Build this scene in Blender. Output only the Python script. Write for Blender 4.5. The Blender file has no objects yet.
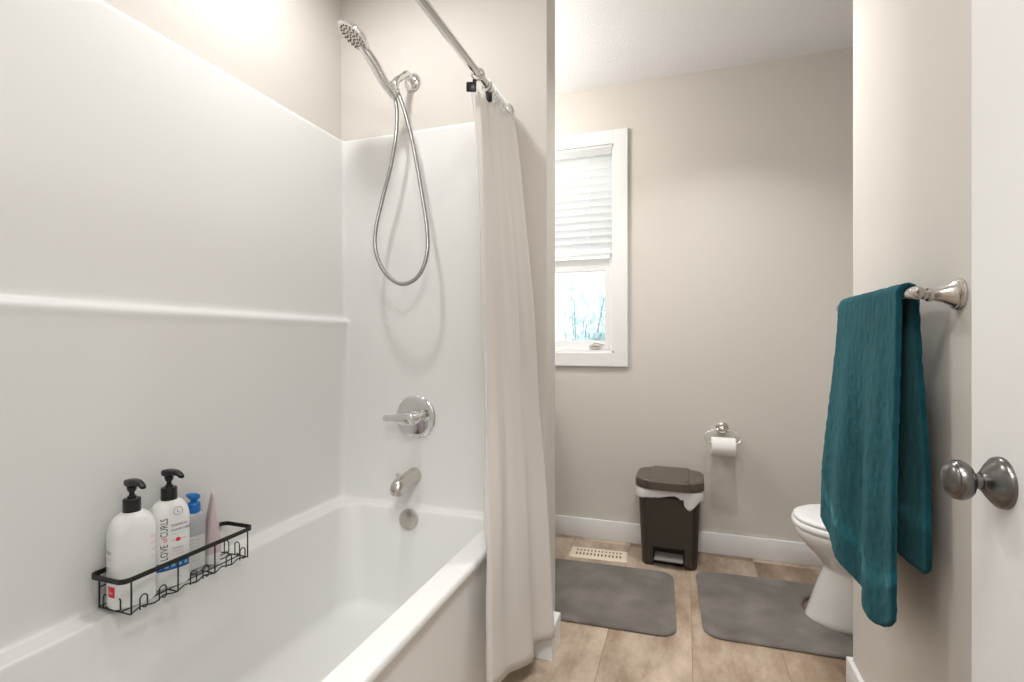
import bpy, bmesh, math, random
from mathutils import Vector, Matrix
random.seed(7)
C = bpy.context.scene.collection
PI = math.pi
H = 1.08                                   # camera height above the floor

# ------------------------------------------------------------------ materials
def mat(name, col, rough=0.5, metal=0.0, spec=0.5, coat=0.0, sheen=0.0, alpha=1.0, trans=0.0, ior=1.45):
    m = bpy.data.materials.new(name); m.use_nodes = True
    b = m.node_tree.nodes['Principled BSDF']
    b.inputs['Base Color'].default_value = (*col, 1); b.inputs['Roughness'].default_value = rough
    b.inputs['Metallic'].default_value = metal; b.inputs['Specular IOR Level'].default_value = spec
    b.inputs['Coat Weight'].default_value = coat; b.inputs['Sheen Weight'].default_value = sheen
    b.inputs['Alpha'].default_value = alpha; b.inputs['Transmission Weight'].default_value = trans
    b.inputs['IOR'].default_value = ior
    return m
def nodes(m): return m.node_tree.nodes, m.node_tree.links, m.node_tree.nodes['Principled BSDF']
def noise_bump(m, scale, strength, dist=0.002, detail=4, rough_var=None):
    n, l, b = nodes(m)
    tc = n.new('ShaderNodeTexCoord'); t = n.new('ShaderNodeTexNoise')
    t.inputs['Scale'].default_value = scale; t.inputs['Detail'].default_value = detail
    bp = n.new('ShaderNodeBump'); bp.inputs['Strength'].default_value = strength; bp.inputs['Distance'].default_value = dist
    l.new(tc.outputs['Object'], t.inputs['Vector']); l.new(t.outputs['Fac'], bp.inputs['Height']); l.new(bp.outputs['Normal'], b.inputs['Normal'])
    return t
def noise_color(m, c1, c2, scale, detail=5, lo=0.35, hi=0.65):
    n, l, b = nodes(m)
    tc = n.new('ShaderNodeTexCoord'); t = n.new('ShaderNodeTexNoise'); r = n.new('ShaderNodeValToRGB')
    t.inputs['Scale'].default_value = scale; t.inputs['Detail'].default_value = detail
    r.color_ramp.elements[0].position = lo; r.color_ramp.elements[1].position = hi
    r.color_ramp.elements[0].color = (*c1, 1); r.color_ramp.elements[1].color = (*c2, 1)
    l.new(tc.outputs['Object'], t.inputs['Vector']); l.new(t.outputs['Fac'], r.inputs['Fac']); l.new(r.outputs['Color'], b.inputs['Base Color'])
    return r

M = {}
M['paint'] = mat('wall_paint', (0.665, 0.630, 0.585), 0.6, spec=0.3); noise_bump(M['paint'], 260, 0.05, 0.001)
M['ceiling'] = mat('ceiling_paint', (0.87, 0.87, 0.87), 0.9, spec=0.1); noise_bump(M['ceiling'], 90, 0.5, 0.006, 6)
M['trim'] = mat('trim_paint', (0.82, 0.82, 0.82), 0.4)
M['door'] = mat('door_paint', (0.80, 0.80, 0.79), 0.45)
M['acrylic'] = mat('white_acrylic', (0.80, 0.797, 0.782), 0.34, spec=0.4)
M['ceramic'] = mat('white_ceramic', (0.86, 0.86, 0.85), 0.12, coat=0.5)
M['chrome'] = mat('polished_chrome', (0.75, 0.75, 0.74), 0.09, metal=1)
M['hose'] = mat('chrome_hose', (0.36, 0.355, 0.35), 0.28, metal=1)
M['satin'] = mat('brushed_nickel', (0.60, 0.57, 0.53), 0.24, metal=1)
M['pewter'] = mat('dark_pewter', (0.17, 0.165, 0.16), 0.26, metal=1)
M['black'] = mat('black_coated_wire', (0.012, 0.011, 0.010), 0.45)
M['blackplastic'] = mat('black_plastic', (0.010, 0.010, 0.010), 0.3)
M['nozzle'] = mat('grey_rubber', (0.16, 0.16, 0.16), 0.6)
M['white_plastic'] = mat('white_plastic', (0.84, 0.84, 0.83), 0.3)
M['bottle'] = mat('bottle_plastic', (0.83, 0.83, 0.82), 0.3, coat=0.2)
M['ink'] = mat('black_ink', (0.02, 0.02, 0.022), 0.6)
M['greyink'] = mat('grey_ink', (0.22, 0.22, 0.23), 0.6)
M['redink'] = mat('red_ink', (0.72, 0.03, 0.06), 0.5)
M['pinkink'] = mat('pink_ink', (0.86, 0.45, 0.48), 0.5)
M['tealink'] = mat('pale_teal_ink', (0.35, 0.66, 0.66), 0.5)
M['blueink'] = mat('blue_ink', (0.02, 0.10, 0.36), 0.4)
M['cyanink'] = mat('light_blue_ink', (0.18, 0.45, 0.66), 0.4)
M['bluecap'] = mat('blue_plastic', (0.01, 0.17, 0.52), 0.3)
M['clearbottle'] = mat('translucent_bottle', (0.55, 0.56, 0.60), 0.2, trans=0.25)
M['pinktube'] = mat('pale_pink_tube', (0.66, 0.53, 0.56), 0.28)
M['curtain'] = mat('curtain_cloth', (0.80, 0.765, 0.73), 0.85, sheen=0.2, spec=0.2)
M['bin'] = mat('brown_plastic', (0.048, 0.040, 0.031), 0.45)
M['binlid'] = mat('taupe_plastic', (0.115, 0.095, 0.075), 0.42)
M['pedal'] = mat('grey_pedal', (0.22, 0.21, 0.20), 0.4)
M['bag'] = mat('white_bag_plastic', (0.78, 0.78, 0.77), 0.4)
M['paper'] = mat('toilet_paper', (0.86, 0.85, 0.83), 0.95, spec=0.1); noise_bump(M['paper'], 300, 0.2, 0.001)
M['card'] = mat('cardboard', (0.40, 0.28, 0.18), 0.9)
M['cream'] = mat('cream_metal', (0.80, 0.70, 0.56), 0.4)
M['darkhole'] = mat('dark_duct', (0.12, 0.07, 0.04), 0.8)
M['slat'] = mat('blind_slat', (0.88, 0.88, 0.88), 0.5)
M['vinyl'] = mat('window_vinyl', (0.84, 0.84, 0.84), 0.35)
M['leaf'] = mat('haze_tinted_leaf', (0.26, 0.42, 0.44), 0.6)  # bluish tint imitates the haze of bright outdoor light
M['bark'] = mat('bark', (0.2, 0.16, 0.13), 0.9)
M['lawn'] = mat('lawn', (0.42, 0.47, 0.40), 0.9)
M['wood'] = mat('white_cabinet', (0.78, 0.77, 0.75), 0.5)
M['stone'] = mat('grey_worktop', (0.45, 0.43, 0.41), 0.3)
M['opal'] = mat('opal_glass', (0.9, 0.9, 0.88), 0.3)
# lit lamp faces
def emis(name, col, s):
    m = mat(name, (0.9, 0.9, 0.9)); b = m.node_tree.nodes['Principled BSDF']
    b.inputs['Emission Color'].default_value = (*col, 1); b.inputs['Emission Strength'].default_value = s
    return m
M['lampface'] = emis('lamp_face', (1.0, 0.93, 0.84), 6)

# glass: thin pane, mostly clear with a soft reflection
g = bpy.data.materials.new('window_glass'); g.use_nodes = True; M['glass'] = g
n, l = g.node_tree.nodes, g.node_tree.links; n.clear()
o = n.new('ShaderNodeOutputMaterial'); mx = n.new('ShaderNodeMixShader'); tr = n.new('ShaderNodeBsdfTransparent'); gl = n.new('ShaderNodeBsdfGlossy')
gl.inputs['Roughness'].default_value = 0.02; mx.inputs['Fac'].default_value = 0.06
l.new(tr.outputs[0], mx.inputs[1]); l.new(gl.outputs[0], mx.inputs[2]); l.new(mx.outputs[0], o.inputs['Surface'])
# clear curtain liner
g = bpy.data.materials.new('frosted_liner'); g.use_nodes = True; M['liner'] = g
n, l = g.node_tree.nodes, g.node_tree.links; n.clear()
o = n.new('ShaderNodeOutputMaterial'); mx = n.new('ShaderNodeMixShader'); tr = n.new('ShaderNodeBsdfTransparent'); df = n.new('ShaderNodeBsdfPrincipled')
df.inputs['Base Color'].default_value = (0.82, 0.82, 0.80, 1); df.inputs['Roughness'].default_value = 0.3; mx.inputs['Fac'].default_value = 0.5
t2 = n.new('ShaderNodeBsdfTranslucent'); t2.inputs['Color'].default_value = (.9, .9, .89, 1); m2 = n.new('ShaderNodeMixShader'); m2.inputs['Fac'].default_value = .6
l.new(df.outputs[0], m2.inputs[1]); l.new(t2.outputs[0], m2.inputs[2]); l.new(tr.outputs[0], mx.inputs[1]); l.new(m2.outputs[0], mx.inputs[2]); l.new(mx.outputs[0], o.inputs['Surface'])

m = M['slat']; n, l, b = nodes(m); o = [q for q in n if q.type == 'OUTPUT_MATERIAL'][0]
tl_ = n.new('ShaderNodeBsdfTranslucent'); tl_.inputs['Color'].default_value = (.95, .95, .94, 1); mx = n.new('ShaderNodeMixShader'); mx.inputs['Fac'].default_value = .55
l.new(b.outputs[0], mx.inputs[1]); l.new(tl_.outputs[0], mx.inputs[2]); l.new(mx.outputs[0], o.inputs['Surface'])
m = M['curtain']; n, l, b = nodes(m); o = [q for q in n if q.type == 'OUTPUT_MATERIAL'][0]
tl_ = n.new('ShaderNodeBsdfTranslucent'); tl_.inputs['Color'].default_value = (.80, .75, .71, 1); mx = n.new('ShaderNodeMixShader'); mx.inputs['Fac'].default_value = .3
l.new(b.outputs[0], mx.inputs[1]); l.new(tl_.outputs[0], mx.inputs[2]); l.new(mx.outputs[0], o.inputs['Surface'])
# mats
M['mat_grey'] = mat('grey_memory_foam', (0.22, 0.20, 0.18), 0.95, sheen=0.35, spec=0.1)
noise_color(M['mat_grey'], (0.100, 0.087, 0.075), (0.200, 0.180, 0.158), 7.0, 9, 0.30, 0.70)
noise_bump(M['mat_grey'], 340, 0.35, 0.002)

# towel: dark teal terry with a smoother woven band near the hem
m = M['towel'] = mat('teal_terry', (0.004, 0.075, 0.09), 0.95, sheen=0.3, spec=0.1)
n, l, b = nodes(m); b.inputs['Sheen Roughness'].default_value = 0.5; b.inputs['Sheen Tint'].default_value = (0.3, 0.7, 0.75, 1)
tc = n.new('ShaderNodeTexCoord'); n1 = n.new('ShaderNodeTexNoise'); n1.inputs['Scale'].default_value = 26; n1.inputs['Detail'].default_value = 8; n1.inputs['Roughness'].default_value = 0.7
mp = n.new('ShaderNodeMapping'); mp.inputs['Scale'].default_value = (1, 1, 0.45)
l.new(tc.outputs['Object'], mp.inputs['Vector']); l.new(mp.outputs[0], n1.inputs['Vector'])
rp = n.new('ShaderNodeValToRGB'); rp.color_ramp.elements[0].position = 0.34; rp.color_ramp.elements[1].position = 0.68
rp.color_ramp.elements[0].color = (0.0025, 0.028, 0.042, 1); rp.color_ramp.elements[1].color = (0.008, 0.074, 0.096, 1)
l.new(n1.outputs['Fac'], rp.inputs['Fac'])
at = n.new('ShaderNodeAttribute'); at.attribute_name = 'band'
mc = n.new('ShaderNodeMix'); mc.data_type = 'RGBA'; mc.inputs[7].default_value = (0.007, 0.078, 0.102, 1)
l.new(at.outputs['Fac'], mc.inputs[0]); l.new(rp.outputs['Color'], mc.inputs[6]); l.new(mc.outputs[2], b.inputs['Base Color'])
n2 = n.new('ShaderNodeTexNoise'); n2.inputs['Scale'].default_value = 420; n2.inputs['Detail'].default_value = 3
l.new(tc.outputs['Object'], n2.inputs['Vector'])
inv = n.new('ShaderNodeMath'); inv.operation = 'SUBTRACT'; inv.inputs[0].default_value = 1; l.new(at.outputs['Fac'], inv.inputs[1])
ml = n.new('ShaderNodeMath'); ml.operation = 'MULTIPLY'; l.new(inv.outputs[0], ml.inputs[0]); l.new(n2.outputs['Fac'], ml.inputs[1])
bp = n.new('ShaderNodeBump'); bp.inputs['Strength'].default_value = 0.7; bp.inputs['Distance'].default_value = 0.004
l.new(ml.outputs[0], bp.inputs['Height']); l.new(bp.outputs['Normal'], b.inputs['Normal'])

# floor: 12x24 inch stone-look tiles laid lengthwise
m = M['floor'] = mat('stone_tile', (0.4, 0.3, 0.2), 0.42, spec=0.4)
n, l, b = nodes(m)
tc = n.new('ShaderNodeTexCoord'); mp = n.new('ShaderNodeMapping')
mp.inputs['Rotation'].default_value = (0, 0, PI/2); mp.inputs['Location'].default_value = (1.50, -0.027, 0)
br = n.new('ShaderNodeTexBrick'); br.offset = 0.0; br.inputs['Scale'].default_value = 1
br.inputs['Brick Width'].default_value = 1.22; br.inputs['Row Height'].default_value = 0.295
br.inputs['Mortar Size'].default_value = 0.0012; br.inputs['Mortar Smooth'].default_value = 0.3
br.inputs['Color1'].default_value = (0.0, 0.0, 0.0, 1); br.inputs['Color2'].default_value = (1, 1, 1, 1); br.inputs['Mortar'].default_value = (0.5, 0.5, 0.5, 1)
l.new(tc.outputs['Object'], mp.inputs['Vector']); l.new(mp.outputs[0], br.inputs['Vector'])
tn = n.new('ShaderNodeTexNoise'); tn.inputs['Scale'].default_value = 3.2; tn.inputs['Detail'].default_value = 9; tn.inputs['Roughness'].default_value = 0.72
mp2 = n.new('ShaderNodeMapping'); mp2.inputs['Scale'].default_value = (2.2, 0.8, 1)
ad = n.new('ShaderNodeVectorMath'); ad.operation = 'ADD'
sc = n.new('ShaderNodeVectorMath'); sc.operation = 'SCALE'; sc.inputs['Scale'].default_value = 9
l.new(br.outputs['Color'], sc.inputs[0]); l.new(tc.outputs['Object'], mp2.inputs['Vector']); l.new(mp2.outputs[0], ad.inputs[0]); l.new(sc.outputs[0], ad.inputs[1])
l.new(ad.outputs[0], tn.inputs['Vector'])
bw = n.new('ShaderNodeSeparateColor'); l.new(br.outputs['Color'], bw.inputs[0])
mm = n.new('ShaderNodeMath'); mm.operation = 'MULTIPLY_ADD'; mm.inputs[1].default_value = 0.34; l.new(bw.outputs[0], mm.inputs[0]); l.new(tn.outputs['Fac'], mm.inputs[2])
rp = n.new('ShaderNodeValToRGB'); e = rp.color_ramp.elements
e[0].position = 0.34; e[0].color = (0.125, 0.082, 0.052, 1); e[1].position = 0.88; e[1].color = (0.60, 0.485, 0.38, 1)
k = e.new(0.60); k.color = (0.325, 0.236, 0.168, 1)
l.new(mm.outputs[0], rp.inputs['Fac'])
mc = n.new('ShaderNodeMix'); mc.data_type = 'RGBA'; mc.inputs[7].default_value = (0.25, 0.17, 0.11, 1)
l.new(br.outputs['Fac'], mc.inputs[0]); l.new(rp.outputs['Color'], mc.inputs[6]); l.new(mc.outputs[2], b.inputs['Base Color'])
bp = n.new('ShaderNodeBump'); bp.inputs['Strength'].default_value = 0.25; bp.inputs['Distance'].default_value = 0.002; bp.invert = True
l.new(br.outputs['Fac'], bp.inputs['Height']); l.new(bp.outputs['Normal'], b.inputs['Normal'])

# ------------------------------------------------------------------ mesh helpers
def finish(name, bm, m, parent=None, smooth=True, loc=None, angle=40):
    bmesh.ops.recalc_face_normals(bm, faces=bm.faces[:])
    me = bpy.data.meshes.new(name); bm.to_mesh(me); bm.free()
    for mm_ in (m if isinstance(m, (list, tuple)) else [m]): me.materials.append(mm_)
    if smooth:
        me.polygons.foreach_set('use_smooth', [True] * len(me.polygons))
        me.set_sharp_from_angle(angle=math.radians(angle))
    o = bpy.data.objects.new(name, me); C.objects.link(o)
    if parent: o.parent = parent
    if loc: o.location = loc
    return o
def thing(name, label, cat, loc=(0, 0, 0), rotz=0, group=None):
    o = bpy.data.objects.new(name, None); C.objects.link(o); o.empty_display_size = 0.05
    o.location = loc; o.rotation_euler = (0, 0, rotz); o['label'] = label; o['category'] = cat
    if group: o['group'] = group
    return o
def tag(o, label, cat, group=None, kind=None):
    o['label'] = label; o['category'] = cat
    if group: o['group'] = group
    if kind: o['kind'] = kind
    return o
def structure(o, label, cat): o['kind'] = 'structure'; o['label'] = label; o['category'] = cat; return o
def box(bm, x0, x1, y0, y1, z0, z1, bevel=0, seg=2):
    vs = [bm.verts.new((x, y, z)) for x in (x0, x1) for y in (y0, y1) for z in (z0, z1)]
    fs = [(0, 1, 3, 2), (4, 6, 7, 5), (0, 4, 5, 1), (2, 3, 7, 6), (0, 2, 6, 4), (1, 5, 7, 3)]
    faces = [bm.faces.new([vs[i] for i in f]) for f in fs]
    if bevel:
        es = list({e for f in faces for e in f.edges})
        bmesh.ops.bevel(bm, geom=es, offset=bevel, segments=seg, affect='EDGES', profile=0.5)
def loft(bm, rings, closed=True, cap0=True, cap1=True):
    R = [[bm.verts.new(p) for p in r] for r in rings]; N = len(R[0])
    for a, b_ in zip(R, R[1:]):
        for i in range(N if closed else N - 1):
            j = (i + 1) % N
            bm.faces.new((a[i], a[j], b_[j], b_[i]))
    if cap0: bm.faces.new(R[0][::-1])
    if cap1: bm.faces.new(R[-1])
    return R
def frame(d):
    d = Vector(d).normalized(); u = d.cross(Vector((0, 0, 1)))
    if u.length < 1e-3: u = Vector((1, 0, 0))
    u.normalize(); return d, u, d.cross(u).normalized()
def lathe(bm, origin, axis, prof, seg=32):
    """prof: (distance along axis, radius)"""
    d, u, v = frame(axis); o = Vector(origin); rings = []
    for t, r in prof:
        rings.append([o + d*t + (u*math.cos(2*PI*i/seg) + v*math.sin(2*PI*i/seg))*max(r, 1e-5) for i in range(seg)])
    loft(bm, rings)
def tube(bm, pts, r, seg=8, closed=False, cap=True):
    P = [Vector(p) for p in pts]; n_ = len(P); rad = r if isinstance(r, (list, tuple)) else [r]*n_
    T = []
    for i in range(n_):
        a = P[(i-1) % n_] if (closed or i > 0) else P[i]; b_ = P[(i+1) % n_] if (closed or i < n_-1) else P[i]
        T.append((b_ - a).normalized())
    _, u, _ = frame(T[0]); rings = []
    for i in range(n_):
        u = (u - T[i]*u.dot(T[i])).normalized(); v = T[i].cross(u)
        rings.append([P[i] + (u*math.cos(2*PI*k_/seg) + v*math.sin(2*PI*k_/seg))*rad[i] for k_ in range(seg)])
    if closed:
        R = loft(bm, rings, cap0=False, cap1=False)
        # close with best matching rotation
        a, b_ = R[-1], R[0]
        off = min(range(seg), key=lambda q: sum((a[i].co - b_[(i+q) % seg].co).length for i in range(seg)))
        for i in range(seg):
            bm.faces.new((a[i], a[(i+1) % seg], b_[(i+1+off) % seg], b_[(i+off) % seg]))
    else: loft(bm, rings, cap0=cap, cap1=cap)
def smooth_path(pts, sub=6, closed=False):
    P = [Vector(p) for p in pts]; out = []; n_ = len(P)
    rng = range(n_ if closed else n_-1)
    for i in rng:
        if closed: p0, p1, p2, p3 = (P[(i+k_) % n_] for k_ in (-1, 0, 1, 2))
        else: p0, p1, p2, p3 = P[max(i-1, 0)], P[i], P[i+1], P[min(i+2, n_-1)]
        for s in range(sub):
            t = s/sub
            out.append(0.5*((2*p1) + (p2-p0)*t + (2*p0-5*p1+4*p2-p3)*t*t + (3*p1-p0-3*p2+p3)*t**3))
    if not closed: out.append(P[-1])
    return out
def rrect(x0, x1, y0, y1, r, z, n_=8):
    """rounded rectangle ring, r may be a scalar"""
    out = []
    r = min(r, (x1-x0)/2-1e-4, (y1-y0)/2-1e-4)
    for cx, cy, a0 in ((x1-r, y1-r, 0), (x0+r, y1-r, PI/2), (x0+r, y0+r, PI), (x1-r, y0+r, 1.5*PI)):
        for i in range(n_+1):
            a = a0 + PI/2*i/n_; out.append(Vector((cx + r*math.cos(a), cy + r*math.sin(a), z)))
    return out
def superell(a, b_, p, z, N=48, cx=0, cy=0):
    out = []
    for i in range(N):
        t = 2*PI*i/N; c_, s_ = math.cos(t), math.sin(t)
        out.append(Vector((cx + a*math.copysign(abs(c_)**(2/p), c_), cy + b_*math.copysign(abs(s_)**(2/p), s_), z)))
    return out
# a pixel of the photograph turned into a point on the plane y = Y or x = X
FX = 505.0; TH = math.atan(172/505); ct, st = math.cos(TH), math.sin(TH)
def ray(u, v): d = (u-512)/FX; return Vector((d*ct - st, d*st + ct, (341-v)/FX))
def at_y(u, v, Y): r = ray(u, v); r = r*(Y/r.y); return Vector((r.x, r.y, r.z + H))

# ------------------------------------------------------------------ the room
XL, YW, YF, ZC = -1.305, 1.70, 2.77, 2.465        # left wall, wet wall, far wall, ceiling
XR, XT = 1.25, 0.49                                # far right wall, towel wall
YB = -1.5                                          # hall wall behind the camera
def slab(name, label, cat, m, *b_, bevel=0):
    bm = bmesh.new(); box(bm, *b_, bevel=bevel); return structure(finish(name, bm, m, smooth=bool(bevel)), label, cat)
slab('floor', 'beige and brown stone-look tile floor', 'floor', M['floor'], XL-.1, XR+.1, YB-.1, YF+.1, -0.05, 0)
slab('ceiling', 'white textured ceiling', 'ceiling', M['ceiling'], XL-.1, XR+.1, YB-.1, YF+.1, ZC, ZC+.05)
slab('wall_left', 'greige painted wall along the tub', 'wall', M['paint'], XL-.1, XL, YB-.1, YF+.1, 0, ZC)
slab('wall_right', 'greige painted wall that carries the towel bar', 'wall', M['paint'], XT, XR+.1, 0.0, 1.80, 0, ZC)
slab('wall_far_right', 'greige wall behind the toilet tank', 'wall', M['paint'], XR, XR+.1, 1.80, YF+.1, 0, ZC)
slab('wall_middle', 'greige painted wing wall at the shower end of the tub', 'wall', M['paint'], XL, -0.452, YW, 1.822, 0, ZC)
slab('wall_hall', 'greige hallway wall', 'wall', M['paint'], XL-.1, XR+.1, YB-.1, YB, 0, ZC)
slab('wall_hall_right', 'greige hallway end wall', 'wall', M['paint'], XR, XR+.1, YB, 0.0, 0, ZC)
# door wall with the opening the camera stands in
bm = bmesh.new(); box(bm, XL, -0.44, -0.11, 0.18, 0, ZC); box(bm, -0.44, XT, -0.11, 0.0, 2.06, ZC); box(bm, 0.42, XR, -0.11, 0.0, 0, 2.06)
structure(finish('wall_front', bm, M['paint'], smooth=False), 'greige wall around the doorway', 'wall')
bm = bmesh.new(); box(bm, -0.44, -0.415, -0.112, 0.001, 0, 2.035); box(bm, 0.419, 0.439, -0.112, -0.001, 0, 2.035); box(bm, -0.44, 0.439, -0.112, -0.001, 2.035, 2.06)
structure(finish('trim_1', bm, M['trim'], smooth=False), 'white door jamb of the doorway', 'door jamb')
# far wall with the window hole
WX0, WX1, WZ0, WZ1 = -1.03, -0.359, 1.016, 2.146     # opening inside the casing
hx0, hx1, hz0, hz1 = WX0-.004, WX1+.004, WZ0-.004, WZ1+.004
bm = bmesh.new()
box(bm, XL, hx0, YF, YF+.14, 0, ZC); box(bm, hx1, XR, YF, YF+.14, 0, ZC); box(bm, hx0, hx1, YF, YF+.14, 0, hz0); box(bm, hx0, hx1, YF, YF+.14, hz1, ZC)
structure(finish('wall_back', bm, M['paint'], smooth=False), 'greige far wall with the window', 'wall')

def baseboard(name, label, x0, x1, y0, y1):
    bm = bmesh.new(); box(bm, x0, x1, y0, y1, 0.0, 0.105, bevel=0.003, seg=2)
    return structure(finish(name, bm, M['trim'], angle=28), label, 'baseboard')
baseboard('baseboard_back', 'white baseboard along the far wall under the window', -0.77, XR-.001, YF-.015, YF-.0005)
baseboard('baseboard_right', 'white baseboard under the towel wall', XT-.015, XT-.0005, 0.9, 1.8)
baseboard('baseboard_far_right', 'white baseboard on the back of the towel wall', XT-.015, XR-.02, 1.8005, 1.815)
Lp = [(-.535, 1.656), (-.421, 1.656), (-.421, 1.78), (-.4515, 1.78), (-.4515, 1.6995), (-.535, 1.6995)]
def Lring(i, z): return [Vector((x + (i if x < -.53 else (-i if x > -.43 else 0)), y + (i if y < 1.66 else (-i if y > 1.77 else 0)), z)) for x, y in Lp]
bm = bmesh.new(); loft(bm, [Lring(0, 0), Lring(0, .100), Lring(.003, .103)])
structure(finish('baseboard_middle', bm, M['trim'], angle=30), 'white baseboard around the end of the wing wall', 'baseboard')

# window
w = bpy.data.objects.new('window_1', None); C.objects.link(w); structure(w, 'white framed window with casing above the far baseboard', 'window')
w.location = ((WX0+WX1)/2, YF, WZ0)
def wpart(name, bm, m, p=w, **k_):
    off = Vector(w.location)
    for v in bm.verts: v.co -= off
    return finish(name, bm, m, p, **k_)
cw = 0.074
bm = bmesh.new(); y0, y1 = YF-.019, YF-.0005
for b_ in ((WX0-cw, WX0, WZ0-cw, WZ1+cw), (WX1, WX1+cw, WZ0-cw, WZ1+cw), (WX0, WX1, WZ1, WZ1+cw), (WX0, WX1, WZ0-cw, WZ0)):
    box(bm, b_[0], b_[1], y0, y1, b_[2], b_[3], bevel=.0015, seg=1)
wpart('casing', bm, M['trim'], angle=28)
bm = bmesh.new()                                       # jamb lining
for b_ in ((WX0-.003, WX0+.010, WZ0, WZ1), (WX1-.010, WX1+.003, WZ0, WZ1), (WX0, WX1, WZ1-.010, WZ1+.003), (WX0, WX1, WZ0-.003, WZ0+.012)):
    box(bm, b_[0], b_[1], YF-.001, YF+.135, b_[2], b_[3])
wpart('jamb', bm, M['trim'], smooth=False)
def ring_box(bm, x0, x1, z0, z1, t, y0, y1, tb=None):
    tb = tb or t
    box(bm, x0, x0+t, y0, y1, z0, z1, .002, 1); box(bm, x1-t, x1, y0, y1, z0, z1, .002, 1)
    box(bm, x0+t, x1-t, y0, y1, z1-t, z1, .002, 1); box(bm, x0+t, x1-t, y0, y1, z0, z0+tb, .002, 1)
bm = bmesh.new(); ring_box(bm, WX0+.010, WX1-.010, WZ0+.012, WZ1-.010, .024, YF+.062, YF+.125); box(bm, WX0+.03, WX1-.03, YF+.075, YF+.12, 1.50, 1.545, .002, 1)
wpart('window_frame', bm, M['vinyl'], angle=28)
bm = bmesh.new(); ring_box(bm, WX0+.034, WX1-.034, WZ0+.036, 1.50, .026, YF+.068, YF+.11, .030)
sash = wpart('sash', bm, M['vinyl'], angle=28)
bm = bmesh.new(); box(bm, WX0+.055, WX1-.055, YF+.088, YF+.093, WZ0+.06, 1.48)
wpart('pane', bm, M['glass'], smooth=False)
bm = bmesh.new(); box(bm, WX0+.03, WX1-.03, YF+.096, YF+.101, 1.54, WZ1-.03)
wpart('pane', bm, M['glass'], smooth=False)
bm = bmesh.new()                                       # crank handle low on the frame
cxx = -0.47; zz = WZ0+.030
box(bm, cxx-.032, cxx+.032, YF+.044, YF+.062, zz-.006, zz+.014, .004, 2)
tube(bm, smooth_path([(cxx-.01, YF+.05, zz+.012), (cxx+.0, YF+.038, zz+.022), (cxx+.025, YF+.034, zz+.02), (cxx+.045, YF+.034, zz+.012)], 5), .005, 8)
lathe(bm, (cxx+.045, YF+.034, zz+.012), (0, -1, 0), [(-.004, .004), (0, .007), (.008, .007), (.012, .003)], 12)
cr = wpart('crank_handle', bm, M['satin']); cr['label'] = 'small metal window crank'

# blind, lowered to half the window
bl = thing('window_blind', 'white faux-wood blind lowered over the top half of the window', 'blind', ((WX0+WX1)/2, YF+.03, 1.552))
bx0, bx1 = -(WX1-WX0)/2+.014, (WX1-WX0)/2-.014
bm = bmesh.new(); box(bm, bx0, bx1, -.028, .024, .545, .595, .003, 1); finish('valance', bm, M['slat'], bl, angle=28)
bm = bmesh.new()
zs = 0.055
while zs < .555:
    ang = math.radians(-38); w2 = .024; cs, sn = math.cos(ang)*w2, math.sin(ang)*w2
    t_ = .0015
    rings = []
    for xx in (bx0, bx1):
        rings.append([Vector((xx, -cs, zs-sn-t_)), Vector((xx, cs, zs+sn-t_)), Vector((xx, cs, zs+sn+t_)), Vector((xx, -cs, zs-sn+t_))])
    loft(bm, rings); zs += .0405
finish('slats', bm, M['slat'], bl, smooth=False)
bm = bmesh.new(); box(bm, bx0, bx1, -.022, .022, 0, .018, .004, 2); finish('bottom_rail', bm, M['slat'], bl, angle=28)
for xx in (bx1-.12, bx0+.12):
    bm = bmesh.new(); tube(bm, [(xx, -.026, .01), (xx, -.026, .57)], .0012, 6); finish('ladder_cord', bm, M['slat'], bl)

# door leaf swung open against the towel wall
d = bpy.data.objects.new('door_1', None); C.objects.link(d); structure(d, 'white door swung open at the right edge of the view', 'door'); d.location = (0.38, 0.03, 0)
bm = bmesh.new(); box(bm, 0, .035, 0, .846, .012, 2.03, .002, 1); finish('door_leaf', bm, M['door'], d, angle=28)
for zz in (.25, 1.0, 1.8):
    bm = bmesh.new(); lathe(bm, (.0, -.007, zz-.045), (0, 0, 1), [(0, .004), (.001, .006), (.089, .006), (.09, .004)], 12); finish('hinge', bm, M['pewter'], d)
kn = bpy.data.objects.new('door_knob', None); C.objects.link(kn); kn.parent = d; kn.location = (0, .772, .901); kn['label'] = 'round dark pewter door knob on a round rosette'
bm = bmesh.new(); lathe(bm, (0, 0, 0), (-1, 0, 0), [(0, .0325), (.003, .0325), (.006, .0315), (.010, .027), (.014, .022), (.018, .0165), (.0205, .013), (.0225, .0115)], 48); finish('rosette', bm, M['pewter'], kn)
bm = bmesh.new(); lathe(bm, (-.018, 0, 0), (-1, 0, 0), [(0, .0095), (.011, .0095), (.0115, .0120), (.0135, .0150), (.0165, .0205), (.0205, .0240), (.0255, .0256), (.0300, .0252), (.0330, .0238), (.0334, .0222), (.0350, .0215), (.0385, .0190), (.0408, .0145), (.0420, .0080), (.0424, .0)], 48); finish('knob', bm, M['pewter'], kn, angle=30)

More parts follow.
